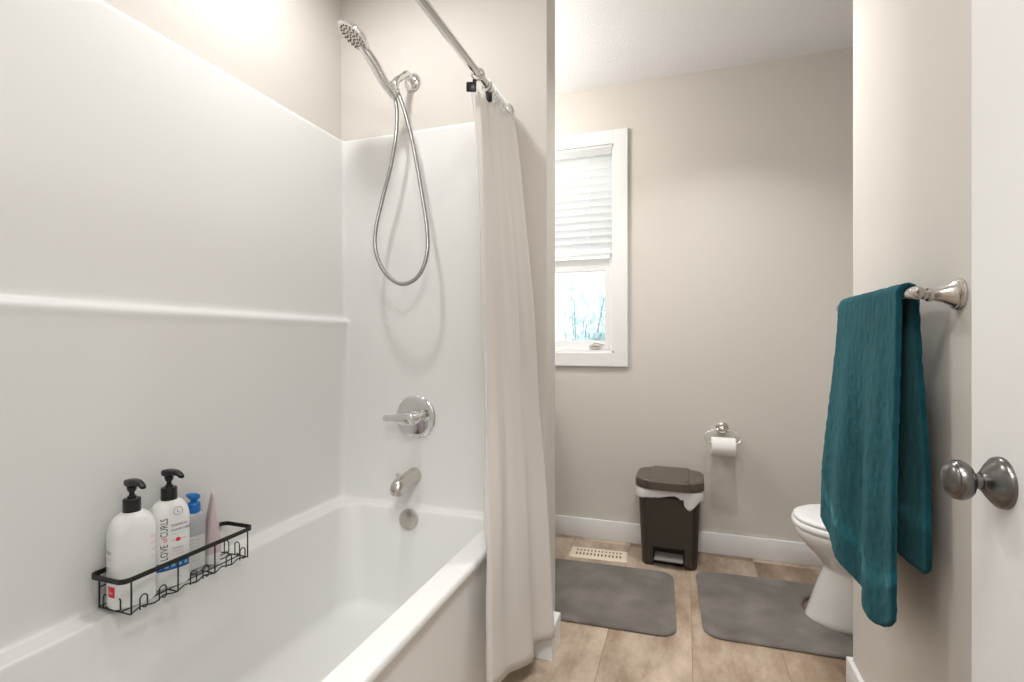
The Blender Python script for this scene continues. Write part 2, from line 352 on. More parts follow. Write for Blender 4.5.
# ------------------------------------------------------------------ tub and surround
ZR = 0.455; TX0, TX1, TY0, TY1 = XL+.006, -0.556, 0.186, YW-.004
tub = thing('bathtub', 'white acrylic alcove bathtub with a broad front rim', 'bathtub', ((TX0+TX1)/2, (TY0+TY1)/2, 0))
def tloc(bm):
    off = Vector(tub.location)
    for v in bm.verts: v.co -= off
bm = bmesh.new()
ix0, ix1, iy0, iy1 = -1.236, -0.636, 0.30, 1.657
N8 = 10
rings = [rrect(TX0, TX1-.018, TY0, TY1, .006, 0.0, N8),
         rrect(TX0, TX1-.014, TY0, TY1, .006, 0.395, N8),
         rrect(TX0, TX1-.010, TY0, TY1, .008, 0.420, N8),
         rrect(TX0, TX1-.003, TY0, TY1, .010, 0.430, N8),
         rrect(TX0, TX1, TY0, TY1, .010, 0.440, N8),
         rrect(TX0, TX1-.002, TY0, TY1, .010, 0.449, N8),
         rrect(TX0+.003, TX1-.007, TY0+.003, TY1-.003, .012, ZR, N8),
         rrect(TX0+.006, TX1-.016, TY0+.006, TY1-.006, .018, ZR+.001, N8),
         rrect(ix0-.008, ix1+.008, iy0-.008, iy1+.008, .060, ZR, N8),
         rrect(ix0-.003, ix1+.003, iy0-.003, iy1+.003, .062, ZR-.0015, N8),
         rrect(ix0, ix1, iy0, iy1, .064, ZR-.006, N8),
         rrect(ix0+.0015, ix1-.0015, iy0+.003, iy1-.0015, .066, ZR-.013, N8),
         rrect(ix0+.004, ix1-.004, iy0+.010, iy1-.004, .070, ZR-.030, N8)]
for k_ in range(1, 9):
    t = k_/8
    rings.append(rrect(ix0+.004+.040*t, ix1-.004-.040*t, iy0+.010+.16*t, iy1-.004-.045*t, .07+.03*t, ZR-.03-.29*t, N8))
bz = ZR-.32
for k_ in range(1, 7):
    a = PI/2*k_/6; o_ = .075*(1-math.cos(a)); zz = bz-.055*math.sin(a)
    rings.append(rrect(ix0+.044+o_, ix1-.044-o_, iy0+.17+o_, iy1-.049-o_, .10, zz, N8))
rings.append(rrect(ix0+.20, ix1-.20, iy0+.4, iy1-.25, .05, bz-.062, N8))
loft(bm, rings); tloc(bm)
ba = finish('basin', bm, M['acrylic'], tub, angle=60)
wn = ba.modifiers.new('even_shading', 'WEIGHTED_NORMAL'); wn.keep_sharp = True; wn.weight = 100
bm = bmesh.new()
oc = at_y(407, 520, 1.633); oax = Vector((0, -1, .14)).normalized()
oc = Vector((oc.x, 1.651, oc.z))
lathe(bm, oc, oax, [(0, .034), (.004, .0365), (.012, .0365), (.016, .034), (.018, .026), (.019, .0)], 40); tloc(bm)
ov = finish('overflow_cover', bm, M['satin'], tub, angle=35); ov['label'] = 'round chrome overflow cover'
bm = bmesh.new(); lathe(bm, (-.943, 1.36, bz-.0618), (0, 0, 1), [(0, .035), (.003, .035), (.005, .028), (.006, 0)], 28); tloc(bm)
finish('drain', bm, M['chrome'], tub)

# surround: three glossy panels in one piece with a ledge along the long side
ZT = 1.879
def ledge(z):
    """how far the long panel stands proud at height z"""
    pts = [(0.40, .016), (0.4565, .016), (0.459, .009), (0.464, .006), (0.472, .005), (.65, .013), (.85, .023), (1.0, .031), (1.07, .0345), (1.10, .0360), (1.125, .0374), (1.134, .0382), (1.141, .0393), (1.146, .0400), (1.153, .0400), (1.159, .0375), (1.163, .0320), (1.166, .025), (1.170, .0190), (1.177, .0155), (1.19, .0145), (1.9, .0145)]
    for (a, fa), (b_, fb) in zip(pts, pts[1:]):
        if z <= b_: t = (z-a)/(b_-a); return fa + (fb-fa)*t
    return pts[-1][1]
def corner_r(z):
    if z > 1.15: return .014
    return .014 + .014*min(1, (1.15-z)/.2)
zs = [ZR-.001, ZR+.0015, .459, .464, .472] + [.5, .6, .7, .8, .9, .96, 1.02, 1.05, 1.08, 1.095, 1.11, 1.118, 1.126, 1.131, 1.136, 1.141, 1.146, 1.15, 1.153, 1.156, 1.159, 1.163, 1.166, 1.170, 1.177, 1.19, 1.3, 1.5, 1.7, 1.865, 1.874, ZT]
rings = []
for z in zs:
    o_ = ledge(z); r = corner_r(z); xl = XL+.002+o_; fl = ((ledge(z)-.005)*.4 if z < .475 else 0); yw = YW-.007-fl; yn = .18+.014
    if z > 1.87: q = .0 if z < 1.877 else .004
    else: q = 0
    ring = []
    for t in (0, .25, .5, .75, 1): ring.append(Vector((-0.580 + (xl+r+.580)*t, yn-q, z)))
    for i in range(1, 8): a = -PI/2*i/8; ring.append(Vector((xl+r-q + r*math.cos(-PI/2+a), yn+r-q + r*math.sin(-PI/2+a), z)))
    for t in [j/14 for j in range(15)]: ring.append(Vector((xl-q, yn+r + (yw-r-yn-r)*t, z)))
    for i in range(1, 8): a = PI - PI/2*i/8; ring.append(Vector((xl+r-q + r*math.cos(a), yw-r+q + r*math.sin(a), z)))
    for t in (0, .2, .4, .6, .8, .95, .985, 1): ring.append(Vector((xl+r + (-0.592-xl-r)*t, yw+q + (.002 if t == 1 else 0), z)))
    ring.append(Vector((-0.580, yw+.0055, z)))
    rings.append(ring)
rings.append([Vector((max(p.x-.010, XL+.0015) if i > 5 and i < 38 else p.x, min(max(p.y, .1815), YW-.0015) if 9 < i < 30 else (.182 if i <= 9 else YW-.0015), ZT+.0005)) for i, p in enumerate(rings[-1])])
bm = bmesh.new(); loft(bm, rings, closed=False, cap0=False, cap1=False)
sur = thing('tub_surround', 'glossy white three-sided shower surround above the tub with one long ledge', 'shower surround', (XL, 1.0, ZR))
for v in bm.verts: v.co -= Vector(sur.location)
finish('wall_panel', bm, M['acrylic'], sur, angle=50)

# ------------------------------------------------------------------ shower fittings
YS = YW-.0072                                        # face of the wet panel
# valve
vc = Vector((-0.960, YS, .793))
va = thing('shower_valve', 'chrome single-lever shower valve on a round plate above the tub spout', 'shower valve', vc)
bm = bmesh.new(); lathe(bm, (0, 0, 0), (0, -1, 0), [(0, .082), (.003, .082), (.006, .080), (.009, .074), (.0105, .060), (.011, .0)], 56); finish('plate', bm, M['chrome'], va, angle=30)
bm = bmesh.new(); lathe(bm, (0, -.010, 0), (0, -1, 0), [(0, .024), (.004, .024), (.006, .020), (.030, .0195), (.0305, .0215), (.040, .0215), (.0405, .019), (.060, .0185), (.063, .017), (.064, 0)], 36); finish('sleeve', bm, M['chrome'], va, angle=30)
bm = bmesh.new()
rings = []
for xx, hz, hy in ((.022, .012, .009), (.018, .016, .0115), (0, .0175, .013), (-.02, .016, .0125), (-.05, .0115, .010), (-.084, .0085, .0085), (-.0845, .0095, .0095), (-.100, .0090, .009), (-.1035, .006, .005)):
    rings.append([Vector((xx, -.062 + hy*math.cos(a)*(1 if abs(math.cos(a)) < .99 else 1), 1.4*hz*math.sin(a) - .002*(-xx)/.1)) for a in [2*PI*i/20 for i in range(20)]])
loft(bm, rings); finish('lever', bm, M['chrome'], va)
# spout
sp_ = thing('tub_spout', 'chrome tub spout with a diverter pin, just above the tub rim', 'tub spout', (-0.966, YS, .572))
bm = bmesh.new(); rings = []
for yy, r, dz in ((0, .029, 0), (-.006, .0295, 0), (-.010, .0275, 0), (-.05, .0265, -.001), (-.09, .0255, -.004), (-.115, .0250, -.008), (-.130, .0235, -.013), (-.140, .020, -.019), (-.146, .013, -.024), (-.148, .004, -.027)):
    rings.append([Vector((r*math.cos(a), yy, r*math.sin(a) + dz)) for a in [2*PI*i/28 for i in range(28)]])
loft(bm, rings); finish('spout_body', bm, M['satin'], sp_)
bm = bmesh.new(); lathe(bm, (0, -.116, -.045), (0, 0, 1), [(0, .013), (.002, .0175), (.02, .019)], 24); finish('outlet', bm, M['satin'], sp_)
bm = bmesh.new(); lathe(bm, (0, -.122, .012), (0, 0, 1), [(0, .0035), (.016, .0035), (.017, .0055), (.024, .006), (.027, .004), (.028, 0)], 16); finish('diverter_pin', bm, M['chrome'], sp_)
# arm
A0 = Vector((-0.978, YW-.002, 2.065)); br_c = at_y(393, 89, 1.585)
sa = thing('shower_holder', 'chrome wall holder with a bent pipe that carries the hand shower', 'shower holder', A0)
bm = bmesh.new(); lathe(bm, (0, 0, 0), (0, -1, 0), [(0, .034), (.003, .034), (.007, .032), (.012, .026), (.016, .016), (.017, .011)], 40); finish('flange', bm, M['chrome'], sa, angle=35)
bm = bmesh.new()
pts = smooth_path([(0, -.008, 0), (-.002, -.035, .014), tuple((br_c-A0)*.55 + Vector((0, 0, .034))), tuple((br_c-A0)*.86 + Vector((0, 0, .022))), tuple(br_c-A0+Vector((.006, .012, -.004)))], 8)
tube(bm, pts, .0125, 16); finish('arm', bm, M['chrome'], sa)
hd_c = at_y(354, 36, 1.43); hb = at_y(395, 98, 1.595)
hd = (hd_c - hb).normalized()
bm = bmesh.new()
lathe(bm, br_c - A0 + Vector((.014, .014, -.010)), Vector((-1, -1, .5)), [(0, .009), (.002, .0145), (.018, .0155), (.022, .012), (.024, .0)], 24)
lathe(bm, br_c - A0 - hd*.016 + Vector((-.004, -.006, .002)), hd, [(0, .0175), (.001, .020), (.034, .0215), (.035, .0185)], 28)
finish('bracket', bm, M['chrome'], sa, angle=35)
# hand shower
hs = thing('hand_shower', 'chrome hand shower with a round spray head and looping metal hose', 'hand shower', hb)
nrm = Vector((-.46, -.32, -.83)).normalized()
L = (hd_c - hb)
bm = bmesh.new()
P = [Vector((0, 0, 0)), L*.10, L*.30, L*.52, L*.72, L*.86]
P[3] += Vector((.003, .002, .004)); P[4] += Vector((.003, .002, .004)); P[5] += Vector((.002, .002, .002))
pp = smooth_path(P, 6); rr = []
for i in range(len(pp)):
    t = i/(len(pp)-1); rr.append(.0100 + .0075*math.sin(PI*min(1, t*1.02))**.8 + (.003*t))
tube(bm, pp, rr, 20); finish('handle', bm, M['chrome'], hs)
ho = bpy.data.objects.new('spray_head', None); C.objects.link(ho); ho.parent = hs; ho.location = L
bm = bmesh.new(); lathe(bm, -nrm*.022, nrm, [(0, .014), (.004, .030), (.010, .048), (.016, .0575), (.022, .0605), (.027, .060), (.0285, .057), (.0285, .054)], 44); finish('shell', bm, M['chrome'], ho, angle=28)
bm = bmesh.new(); lathe(bm, nrm*.0045, nrm, [(0, .054), (.0015, .0535), (.003, .048), (.0035, 0)], 44); fp = finish('face_plate', bm, M['satin'], ho)
bm = bmesh.new(); _, fu, fv = frame(nrm)
for rad, cnt in ((.010, 5), (.022, 10), (.034, 15), (.045, 20)):
    for i in range(cnt):
        a = 2*PI*i/cnt + rad*40; c_ = nrm*.0078 + (fu*math.cos(a) + fv*math.sin(a))*rad
        lathe(bm, c_, nrm, [(-.002, .0032), (.0015, .0029), (.0022, .0)], 8)
nz = finish('nozzles', bm, M['nozzle'], ho); nz['kind'] = 'stuff'
hpx = [(395, 98, 1.595), (397, 112, 1.60), (396, 135, 1.605), (391, 165, 1.61), (383, 197, 1.61), (376.5, 225, 1.60), (375, 245, 1.595), (379, 262, 1.59), (388, 276, 1.585), (401, 284, 1.58), (414, 280, 1.585), (423, 268, 1.59), (427.5, 250, 1.60), (427, 228, 1.61), (423, 200, 1.62), (417, 165, 1.625), (411, 135, 1.62), (405, 112, 1.61), (400, 98, 1.60), (397, 91, 1.595)]
bm = bmesh.new(); tube(bm, smooth_path([at_y(*q) - hb for q in hpx], 14), .0072, 10)
hm = finish('hose', bm, M['hose'], hs)
n, l, b = nodes(M['hose'])
tcx = n.new('ShaderNodeTexCoord'); wv = n.new('ShaderNodeTexWave'); wv.bands_direction = 'Z'; wv.inputs['Scale'].default_value = 110
bp = n.new('ShaderNodeBump'); bp.inputs['Strength'].default_value = .5; bp.inputs['Distance'].default_value = .001
l.new(tcx.outputs['Object'], wv.inputs['Vector']); l.new(wv.outputs['Fac'], bp.inputs['Height']); l.new(bp.outputs['Normal'], b.inputs['Normal'])

# ------------------------------------------------------------------ curtain rod, curtain, liner, clips
RX, RZ = -0.600, 0.822+H
rod = thing('curtain_rod', 'chrome curtain rod running above the tub rim', 'curtain rod', (RX, YW-.001, RZ))
bm = bmesh.new(); lathe(bm, (0, -.004, 0), (0, -1, 0), [(0, .0125), (1.50, .0125)], 24); finish('pole', bm, M['chrome'], rod)
bm = bmesh.new(); lathe(bm, (0, 0, 0), (0, -1, 0), [(0, .026), (.004, .026), (.007, .022), (.018, .016), (.022, .0135)], 28); finish('flange', bm, M['chrome'], rod)
bm = bmesh.new(); lathe(bm, (0, -(YW-.181)+.0005, 0), (0, 1, 0), [(0, .026), (.004, .026), (.007, .022), (.018, .016), (.022, .0135)], 28); finish('flange', bm, M['chrome'], rod)

def lerp(a, b_, t): return a + (b_-a)*t
def sstep(t): t = max(0, min(1, t)); return t*t*(3-2*t)
Zt, Zb = RZ-.036, 0.105
TOPP = smooth_path([(-.628, 1.452, 0), (-.606, 1.447, 0), (-.590, 1.470, 0), (-.598, 1.500, 0), (-.585, 1.528, 0), (-.576, 1.556, 0), (-.594, 1.586, 0), (-.577, 1.612, 0), (-.558, 1.640, 0), (-.582, 1.664, 0), (-.615, 1.672, 0)], 16)
HEMP = smooth_path([(-.520, 1.305, 0), (-.503, 1.306, 0), (-.489, 1.355, 0), (-.484, 1.400, 0), (-.466, 1.440, 0), (-.440, 1.495, 0), (-.456, 1.540, 0), (-.444, 1.582, 0), (-.402, 1.612, 0), (-.430, 1.645, 0), (-.500, 1.655, 0)], 16)
NC = len(TOPP)
def curtain_pt(s, t):
    """s along the width (0 near the camera, 1 at the wall); t from the top (0) to the hem (1)"""
    i = s*(NC-1); k_ = min(int(i), NC-2); f = i-k_
    a, b_ = TOPP[k_].lerp(TOPP[k_+1], f), HEMP[k_].lerp(HEMP[k_+1], f)
    z = lerp(Zt, Zb, t)
    x = lerp(a.x, b_.x, t**.72); y = lerp(a.y, b_.y, t**1.25)
    w_ = math.sin(PI*min(1, t*1.02))
    x += .0035*w_*math.sin(2*PI*(4.3*s + .6*t)) + .002*w_*math.sin(2*PI*(9.1*s - .8*t + .2)) + .003*math.sin(2*PI*(2.2*t+3*s))*w_
    x = max(x, -.531) if z < ZR+.05 else x
    z += -.008*(1-t)**8*(1-math.cos(2*PI*11*s)) + .012*t**8*math.sin(2*PI*(1.1*s+.15))
    return Vector((x, min(y, 1.676), z))
cu = thing('shower_curtain', 'off-white cloth shower curtain gathered at the tap end of the tub', 'shower curtain', (-.5, 1.5, Zb))
bm = bmesh.new(); NS, NT = 160, 60
rings = [[curtain_pt(i/NS, j/NT) - Vector(cu.location) for i in range(NS+1)] for j in range(NT+1)]
loft(bm, rings, closed=False, cap0=False, cap1=False)
co = finish('cloth', bm, M['curtain'], cu, angle=180)
md = co.modifiers.new('thick', 'SOLIDIFY'); md.thickness = .0012
bm = bmesh.new()
for i in range(7):
    p = Vector((RX, 1.535 + .019*i, 0))
    ring = [Vector((RX + .021*math.cos(a), p.y + .003*math.sin(a*2), RZ - .006 + .023*math.sin(a))) for a in [2*PI*q/20 for q in range(20)]]
    b2 = bmesh.new(); tube(b2, [q - Vector(cu.location) for q in ring], .0022, 6, closed=True)
    finish('curtain_ring', b2, M['white_plastic'], cu)
bm.free()
# translucent liner, hung just behind the near edge of the cloth
ln = thing('shower_liner', 'translucent plastic liner edge beside the top of the cloth curtain', 'shower liner', (-.64, 1.45, .60))
bm = bmesh.new(); rings = []
for j in range(41):
    t = j/40*.93; row = []
    for i in range(21):
        s = i/20; p = curtain_pt(.0, t)
        row.append(Vector((p.x - .004 - .014*s*max(.08, 1-t*1.6) + .003*math.sin(8*s)*max(0, 1-t*2), p.y + .004 - .008*s + .10*s*s, p.z - .001)) - Vector(ln.location))
    rings.append(row)
loft(bm, rings, closed=False, cap0=False, cap1=False); finish('sheet', bm, M['liner'], ln, angle=180)
# two black clips on the rod end of the curtain
for yy, lab, tilt, dx in ((1.436, 'black plastic curtain clip nearest the camera on the rod', .35, -.020), (1.512, 'black plastic curtain clip just behind the first one on the rod', -.3, .004)):
    cl = thing('curtain_clip', lab, 'clip', (RX, yy, RZ), tilt, 'black clips on the curtain rod')
    bm = bmesh.new(); box(bm, dx-.0155, dx+.0155, -.004, .004, -.056, -.026, .003, 2); box(bm, dx*.5-.006, dx*.5+.006, -.003, .003, -.032, -.018, .001, 1); finish('clip_plate', bm, M['blackplastic'], cl, angle=28)
    bm = bmesh.new(); tube(bm, [Vector((.0185*math.cos(a), 0, .0185*math.sin(a) - .002)) for a in [2*PI*q/20 for q in range(20)]], .0028, 8, closed=True); finish('hook_ring', bm, M['satin'], cl)

# ------------------------------------------------------------------ shower caddy and bottles
KX0, KX1, KY0, KY1, KZT, KZB = -1.289, -1.176, .779, 1.142, .548, .463
cd = thing('shower_caddy', 'black wire shower caddy on the tub rim against the surround', 'caddy', ((KX0+KX1)/2, (KY0+KY1)/2, KZB))
cdl = Vector(cd.location)
bm = bmesh.new()                                     # flat strip rail
rx = KX1-KX0
def rail_ring(z0, z1, grow):
    return rrect(KX0-grow, KX1+grow, KY0-grow, KY1+grow, .018, z0, 6), rrect(KX0-grow, KX1+grow, KY0-grow, KY1+grow, .018, z1, 6)
o0, o1 = rail_ring(KZT-.0105, KZT, 0); i0, i1 = rail_ring(KZT-.0105, KZT, -.0035)
loft(bm, [o0, o1, i1, i0, o0], cap0=False, cap1=False)
bmesh.ops.remove_doubles(bm, verts=bm.verts[:], dist=1e-5)
for v in bm.verts: v.co -= cdl
finish('rail', bm, M['black'], cd, angle=28)
def wire(name, pts, r=.0017, sub=0):
    bm = bmesh.new(); tube(bm, [Vector(p) - cdl for p in (smooth_path(pts, sub) if sub else pts)], r, 7); return finish(name, bm, M['black'], cd)
fx = KX1-.002; zb = KZB+.002; zt = KZT-.010
def arch(f, y0, hgt=.032, wd=.017):
    """inverted-U hook: f(y, z) -> point"""
    pts = [f(y0, zb)]
    for q in range(9): a = PI*q/8; pts.append(f(y0 + wd/2 - wd/2*math.cos(a), zb + hgt - wd/2 + wd/2*math.sin(a)))
    pts.append(f(y0+wd, zb+.004)); pts.append(f(y0+wd-.004, zb-.001+.002)); pts.append(f(y0+wd-.010, zb+.004)); return pts
F = lambda y, z: (fx, y, z)
posts = [KY0+.021, KY0+.132, KY0+.235, KY1-.022]
for y in posts: wire('post', [(fx, y, zt), (fx, y, zb)], .0019)
for y in (posts[0], posts[3]): wire('post', [(KX0+.006, y, zt), (KX0+.006, y, zb)], .0019)
for y0 in (KY0+.040, KY0+.085, KY0+.165, KY0+.200, KY0+.270, KY0+.315): wire('hook', arch(F, y0), .0016)
for xx in (KX0+.022, KX0+.062):
    wire('hook', arch(lambda q, z: (q, KY0+.019, z), xx), .0016); wire('hook', arch(lambda q, z: (q, KY1-.020, z), xx, .036), .0016)
def zig(y0, y1, n_):
    pts = []
    for i in range(n_+1):
        y = lerp(y0, y1, i/n_); pts.append((fx + (-.006 if i % 2 else 0), y, zb + (.004 if i % 2 else 0)))
    return pts
wire('bottom_wire', zig(posts[0], posts[3], 12), .0017, 4)
for xx in (KX0+.006, KX0+.030, KX0+.055, KX0+.080): wire('bottom_wire', [(xx, KY0+.020, zb), (xx, KY1-.021, zb)], .0016)
for y in (KY0+.020, posts[1], posts[2], KY1-.021): wire('cross_wire', [(KX0+.004, y, zb-.001), (fx, y, zb-.001)], .0017)
wire('side_wire', [(KX0+.006, KY0+.021, zb+.045), (KX0+.006, KY1-.022, zb+.045)], .0015)

def bottle_profile(hb_, a, b_, p, shoulder):
    """list of (z, half width, half depth)"""
    out = [(0, a*.90, b_*.90), (.003, a*.97, b_*.97), (.008, a, b_), (hb_-shoulder, a, b_)]
    for k_ in range(1, 8):
        t = k_/7; f = math.sqrt(max(0, 1-(t*.97)**2.3)); f = max(f, .24)
        out.append((hb_-shoulder+shoulder*t, lerp(.014, a, f) if f > .24 else .0165, lerp(.014, b_, f) if f > .24 else .0165))
    return out
def surf(a, b_, p, s, z, lift=.0005):
    """point on a superellipse skin; s = angle-like arc position measured in metres along the skin from the +x (broad face) centre"""
    # numeric arc table
    key = (a, b_, p)
    if key not in TAB:
        pts = superell(a, b_, p, 0, 720); L_ = [0]
        for q in range(1, 721): L_.append(L_[-1] + (pts[q % 720]-pts[q-1]).length)
        TAB[key] = (pts, L_)
    pts, L_ = TAB[key]; tot = L_[-1]; s = s % tot
    lo, hi = 0, 720
    while hi-lo > 1:
        mid = (lo+hi)//2
        if L_[mid] <= s: lo = mid
        else: hi = mid
    t = (s-L_[lo])/max(1e-9, L_[hi]-L_[lo]); A, B = pts[lo % 720], pts[hi % 720]; q = A.lerp(B, t)
    tg = (B-A).normalized(); nn = Vector((tg.y, -tg.x, 0))
    return Vector((q.x, q.y, z)) + nn*lift
TAB = {}
def text_mesh(txt, size, cond=1.0):
    cv = bpy.data.curves.new('t', 'FONT'); cv.body = txt; cv.size = size; cv.align_x = 'LEFT'; cv.resolution_u = 2
    ob = bpy.data.objects.new('t', cv); C.objects.link(ob)
    dg = bpy.context.evaluated_depsgraph_get(); me = bpy.data.meshes.new_from_object(ob.evaluated_get(dg))
    bpy.data.objects.remove(ob); bpy.data.curves.remove(cv)
    bm = bmesh.new(); bm.from_mesh(me); bpy.data.meshes.remove(me)
    for v in bm.verts: v.co.x *= cond
    return bm
def put(bm, skin, s0, z0, vertical=False):
    """wrap flat artwork (x right, y up) on a bottle skin"""
    a, b_, p = skin
    for v in bm.verts:
        x, y = v.co.x, v.co.y
        if vertical: x, y = -y, x
        v.co = surf(a, b_, p, s0+x, z0+y)
    return bm
def art(name, bm, m, parent): 
    me = bpy.data.meshes.new(name); bm.to_mesh(me); bm.free(); me.materials.append(m)
    o_ = bpy.data.objects.new(name, me); C.objects.link(o_); o_.parent = parent; return o_
def flat_rect(w_, h_, nx=8):
    bm = bmesh.new(); R = [[bm.verts.new((w_*i/nx, y, 0)) for i in range(nx+1)] for y in (0, h_)]
    for i in range(nx): bm.faces.new((R[0][i], R[0][i+1], R[1][i+1], R[1][i]))
    return bm
def flat_disc(r, ri=0, seg=24):
    bm = bmesh.new()
    o_ = [bm.verts.new((r*math.cos(2*PI*i/seg), r*1.0*math.sin(2*PI*i/seg), 0)) for i in range(seg)]
    if ri:
        q = [bm.verts.new((ri*math.cos(2*PI*i/seg), ri*math.sin(2*PI*i/seg), 0)) for i in range(seg)]
        for i in range(seg): bm.faces.new((o_[i], o_[(i+1) % seg], q[(i+1) % seg], q[i]))
    else: bm.faces.new(o_)
    return bm
def pump(parent, z, ang, m, sc_=1.0):
    pm = bpy.data.objects.new('pump', None); C.objects.link(pm); pm.parent = parent; pm.location = (0, 0, z); pm.rotation_euler = (0, 0, ang); pm['label'] = 'black pump top'
    s = sc_
    bm = bmesh.new(); lathe(bm, (0, 0, -.002), (0, 0, 1), [(0, .0165*s), (.002, .0175*s), (.032*s, .0175*s), (.034*s, .0160*s), (.0345*s, .009*s), (.040*s, .0085*s)], 28); finish('collar', bm, m, pm, angle=30)
    bm = bmesh.new(); lathe(bm, (0, 0, .036*s), (0, 0, 1), [(0, .0055*s), (.012*s, .0055*s), (.0125*s, .008*s), (.020*s, .010*s), (.022*s, .010*s)], 20); finish('stem', bm, m, pm, angle=30)
    bm = bmesh.new(); rings = []
    for x, hw, zt_, zl in ((-.016, .007, .073, .059), (-.014, .0105, .0755, .0565), (-.002, .0125, .0775, .055), (.012, .0115, .0775, .0585), (.024, .0095, .0765, .062), (.036, .0075, .073, .0605), (.044, .0065, .068, .057), (.047, .0050, .065, .0565)):
        c_ = (zt_+zl)/2 + .001; hh = (zt_-zl)/2*.82
        rings.append([Vector((x*s, hw*s*math.copysign(abs(math.cos(a))**.6, math.cos(a)), s*(c_ + hh*math.copysign(abs(math.sin(a))**.6, math.sin(a))))) for a in [2*PI*q/16 for q in range(16)]])
    loft(bm, rings); finish('pump_head', bm, m, pm)
    return pm
ZBOT = KZB+.0045
# first big bottle
b1 = thing('pump_bottle', 'tall white pump bottle with a red square label, nearest end of the caddy', 'bottle', (-1.232, .838, ZBOT), math.radians(-12), 'white pump bottles in the caddy')
SK1 = (.034, .0460, 3.0)
def body(parent, skin, hb_, shoulder, m, name='bottle_body'):
    bm = bmesh.new(); loft(bm, [superell(a, c_, lerp(skin[2], 2, max(0, (z-(hb_-shoulder))/shoulder)), z, 56) for z, a, c_ in bottle_profile(hb_, skin[0], skin[1], skin[2], shoulder)])
    return finish(name, bm, m, parent)
body(b1, SK1, .212, .050, M['bottle'])
pump(b1, .210, math.radians(5), M['blackplastic'], 1.02)
# its print: small lines on the near edge, a red block low down, pink lines on the far half
P1 = .0475*2
art('red_label', put(flat_rect(.022, .024), SK1, -.068, .030), M['redink'], b1)['label'] = 'red square label'
art('label_text', put(text_mesh('litre', .009), SK1, -.066, .038), M['white_plastic'], b1)
art('label_text', put(text_mesh('TRES', .010), SK1, -.078, .126), M['ink'], b1)
art('label_text', put(text_mesh('repair', .010), SK1, -.078, .112), M['pinkink'], b1)
art('label_text', put(text_mesh('care', .007), SK1, -.078, .092), M['greyink'], b1)
for q, (zz, ss) in enumerate(((.146, .016), (.132, .014), (.116, .012), (.100, .010), (.060, .005), (.046, .006))):
    art('label_text', put(text_mesh(('frizz', 'control', 'daily', 'soft', 'keratin', 'smooth')[q], ss*.75), SK1, .026, zz), M['pinkink'], b1)
# second big bottle: lettered face towards the room
b2_ = thing('pump_bottle', 'tall white pump bottle with a black vertical brand name and blue band', 'bottle', (-1.235, .931, ZBOT), math.radians(-20), 'white pump bottles in the caddy')
SK2 = (.032, .0425, 3.4)
body(b2_, SK2, .212, .046, M['bottle'])
pump(b2_, .210, math.radians(18), M['blackplastic'], 1.02)
art('brand_text', put(text_mesh('LOVE', .0225, .72), SK2, -.0125, .070, True), M['ink'], b2_)
art('brand_mark', put(text_mesh('of', .0170, .9), SK2, -.0135, .1140, True), M['redink'], b2_)
art('brand_text', put(text_mesh('CURLS', .0225, .70), SK2, -.0125, .1275, True), M['ink'], b2_)
art('emblem', put(flat_disc(.0105, .0094), SK2, .010, .187), M['greyink'], b2_)
art('emblem', put(text_mesh('L', .011), SK2, .0075, .183), M['ink'], b2_)
art('label_text', put(text_mesh('SHAMPOO', .0088, .88), SK2, -.005, .150), M['ink'], b2_)
art('label_text', put(text_mesh('SHAMPOOING', .0088, .80), SK2, -.005, .138), M['ink'], b2_)
art('label_text', put(text_mesh('curl  boucles', .0060), SK2, -.004, .130), M['tealink'], b2_)
art('label_mark', put(flat_disc(.0052), SK2, .010, .116), M['redink'], b2_)
art('label_mark', put(flat_rect(.034, .0010), SK2, -.005, .1155), M['redink'], b2_)
for q, (zz, mm_) in enumerate(((.094, 'greyink'), (.086, 'pinkink'), (.078, 'pinkink'))):
    art('label_text', put(text_mesh(('moisture', 'hydrate', 'hydratant')[q], .0068), SK2, -.003, zz), M[mm_], b2_)
art('blue_band', put(flat_rect(.078, .020, 24), SK2, -.040, .044), M['blueink'], b2_)['label'] = 'blue band'
for q in range(5): 
    bmq = flat_rect(.0085, .007)
    for v in bmq.verts: v.co.x += 0
    o_ = art('band_mark', put(bmq, (SK2[0]+.0004, SK2[1]+.0004, SK2[2]), -.034+.0145*q, .0505), M['cyanink'], b2_)
art('label_text', put(text_mesh('1 L', .006), SK2, .010, .020), M['greyink'], b2_)
# blue-capped clear bottle
b3 = thing('lotion_bottle', 'small translucent grey bottle with a blue pump cap in the caddy', 'bottle', (-1.240, 1.003, ZBOT), math.radians(-25))
SK3 = (.020, .0275, 2.6)
bm = bmesh.new(); loft(bm, [superell(SK3[0]*f, SK3[1]*f, 2.6, z, 40) for z, f in ((0, .9), (.004, 1), (.130, 1), (.145, .97), (.153, .85), (.157, .6))]); finish('bottle_body', bm, M['clearbottle'], b3)
art('label', put(flat_rect(.044, .085, 16), SK3, -.021, .012), mat('pale_label', (.62, .63, .60), .5), b3)
for q in range(7): art('label_text', put(text_mesh('aqua lotion gel', .0046), SK3, -.019, .086-.009*q), M['greyink'], b3)
bm = bmesh.new(); lathe(bm, (0, 0, .1545), (0, 0, 1), [(0, .0150), (.002, .0158), (.024, .0158), (.027, .0140), (.029, .008), (.037, .0075)], 28); cp = finish('cap', bm, M['bluecap'], b3, angle=30); cp['label'] = 'blue pump cap'
bm = bmesh.new(); rings = []
for x, hw, zt_, zl in ((-.014, .008, .204, .190), (-.010, .0115, .206, .187), (.004, .012, .206, .188), (.016, .009, .204, .192), (.024, .006, .202, .194)):
    rings.append([Vector((x, hw*math.cos(a), (zt_+zl)/2 + (zt_-zl)/2*math.sin(a))) for a in [2*PI*q/16 for q in range(16)]])
loft(bm, rings)
